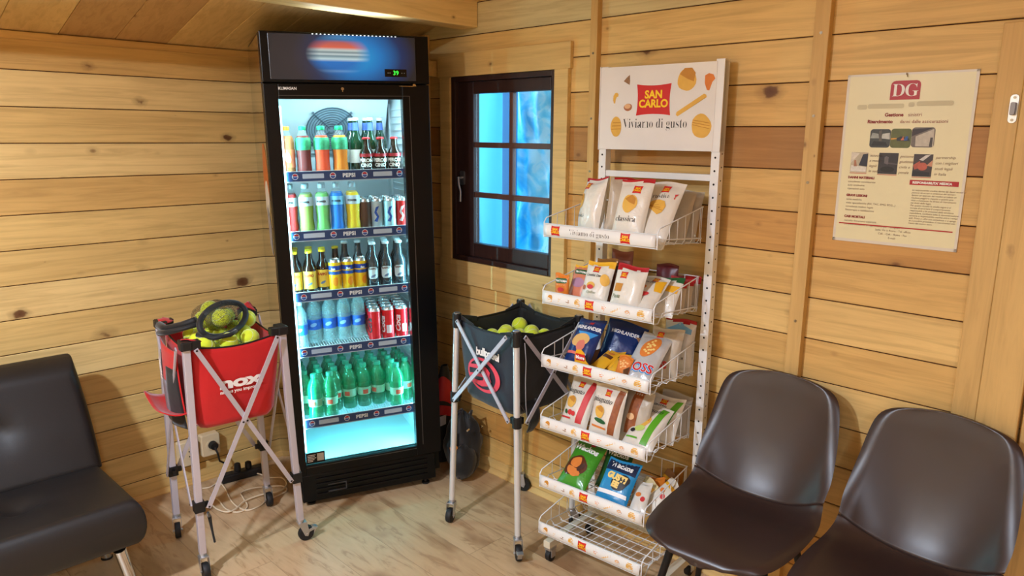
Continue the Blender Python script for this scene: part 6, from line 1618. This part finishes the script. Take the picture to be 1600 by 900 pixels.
photo(.325, .455, .480, .578, [([(.3, .5), (.5, .45), (.52, .8), (.38, .85), (.3, .8)], (104, 98, 100)), ([(.5, .55), (1, .5), (1, .44), (.5, .48)], (84, 78, 80)), (ell(.5, .22, .36, .14, 18), (16, 16, 18))], .0005, (46, 42, 46))
photo(.600, .458, .745, .585, [([(.0, .5), (.35, .7), (.4, .4), (.1, .3)], (176, 84, 66)), (ell(.5, .45, .26, .18, 14), (188, 92, 72)), ([(.7, .5), (1, .75), (1, .45)], (196, 140, 110)), ([(.3, .75), (.6, .95), (.9, 1), (.5, .7)], (206, 202, 196)), ([(.0, 0), (.9, 0), (.9, .2), (0, .25)], (26, 28, 36))], .0005, (60, 50, 52))
for a0, a1, b in ((.095, .235, .578), (.325, .480, .581), (.600, .745, .588)):
    m = MB(); m.box(a0 * PWd, a1 * PWd, (1 - b) * PH - .0016, (1 - b) * PH, .0026, .0031); m.build('red_rule', pred, poster)
it_ = lambda s, sz: text2d(s, sz, 0, 'LEFT', .25)
for k, (s, a) in enumerate((('associati', .25), ('a medici', .25), ('legali', .25), ('in sede', .25))): pt('caption', it_(s, .0105), pink_, a, .478 + k * .031)
for k, s in enumerate(('gestione', 'giudiziale', 'civile e', 'penale')): pt('caption', it_(s, .0105), pink_, .492, .480 + k * .031)
for k, s in enumerate(('partnership', 'con i migliori', 'studi legali', 'in Italia')): pt('caption', it_(s, .0105), pink_, .765, .482 + k * .031)
y = .612
for hd__, ls in (('DANNI MATERIALI', ('consulenze commisurate', 'auto sostitutiva', 'riparazioni auto')), ('GRAVI LESIONI', ('visite mediche', 'visite specialistiche (RX, TAC, EMG, ECG...)', 'consulenza medico legale', 'fisioterapia e riabilitazione')), ('CASI MORTALI', ('raccolta documenti superstiti', 'completa assistenza al risarcimento per i famigliari'))):
    pt('section_heading', left(hd__, .0090, .0006), pdk, .085, y); y += .024
    for s in ls: pt('section_text', left(s, .0078), pink_, .088, y); y += .0215
    y += .020
m = MB(); m.box(.590 * PWd, .955 * PWd, (1 - .634) * PH, (1 - .606) * PH, .0026, .0031); m.build('red_bar', pred, poster)
pt('bar_lettering', left('RESPONSABILITA\u2019 MEDICA', .0085, .0005), pwht, .612, .626, .0036)
para = ['La responsabilita medica deriva dai danni causati ai', 'pazienti da errori o omissioni dei sanitari.', 'Spesso un operato del medico produce un', 'risultato peggiore rispetto a quanto pre-', 'visto e il paziente ha diritto al risarcimento', 'nei limiti della legge.', 'Per questo motivo lo studio segue e si', 'occupa di accertare il comportamento', 'responsabile e le omissioni della struttura', 'ospedaliera, verificare tutta la documentazione', 'sanitaria e responsabilita medica entro i tempi', 'utili. Prima si offre una consulenza e si spiega', 'se e possibile procedere al risarcimento con', 'l\u2019aiuto del nostro team.']
for k, s in enumerate(para): pt('paragraph_line', it_(s, .0066), pink_, .615, .668 + k * .0148)
m = MB(); m.box(.045 * PWd, .955 * PWd, (1 - .892) * PH, (1 - .885) * PH, .0026, .0031); m.build('red_rule', pred, poster)
for k, s in enumerate(('Sede: Via in Roma - Tel. ufficio', 'Cell. - Cell. - Roma - Fax', 'E-mail:')): pt('footer_line', text2d(s, .0078), pink_, .5, .917 + k * .022)
m = MB(); m.tube([(.47 * PWd, PH - .006, .003), (.474 * PWd, PH - .002, .006), (.48 * PWd, PH - .006, .008), (.482 * PWd, PH - .012, .005)], .0012, 6); m.build('hanging_pin', chrome, poster)
# door latch hardware on the frame
lt = thing('latch_plate', 'small zinc latch plate screwed to the door frame beside the poster', 'latch', (-.022, -2.818, 1.672))
m = MB(); m.prism(rrect(-.010, .010, -.036, .036, .009), -.0022, -.0, 0, 'yz'); m.build('plate', zinc, lt, bevel=.0005, bseg=1)
m = MB(); m.prism(rrect(-.006, .006, -.016, .016, .004), -.012, -.0022, 0, 'yz'); m.build('bolt_housing', pm('dark_zinc', (110, 108, 110), .3, .8), lt, bevel=.001)
m = MB()
for z in (-.028, .028): m.disc((-.003, 0, z), .0035, .0014, 'x', 10)
m.build('screw', screw_m, lt)
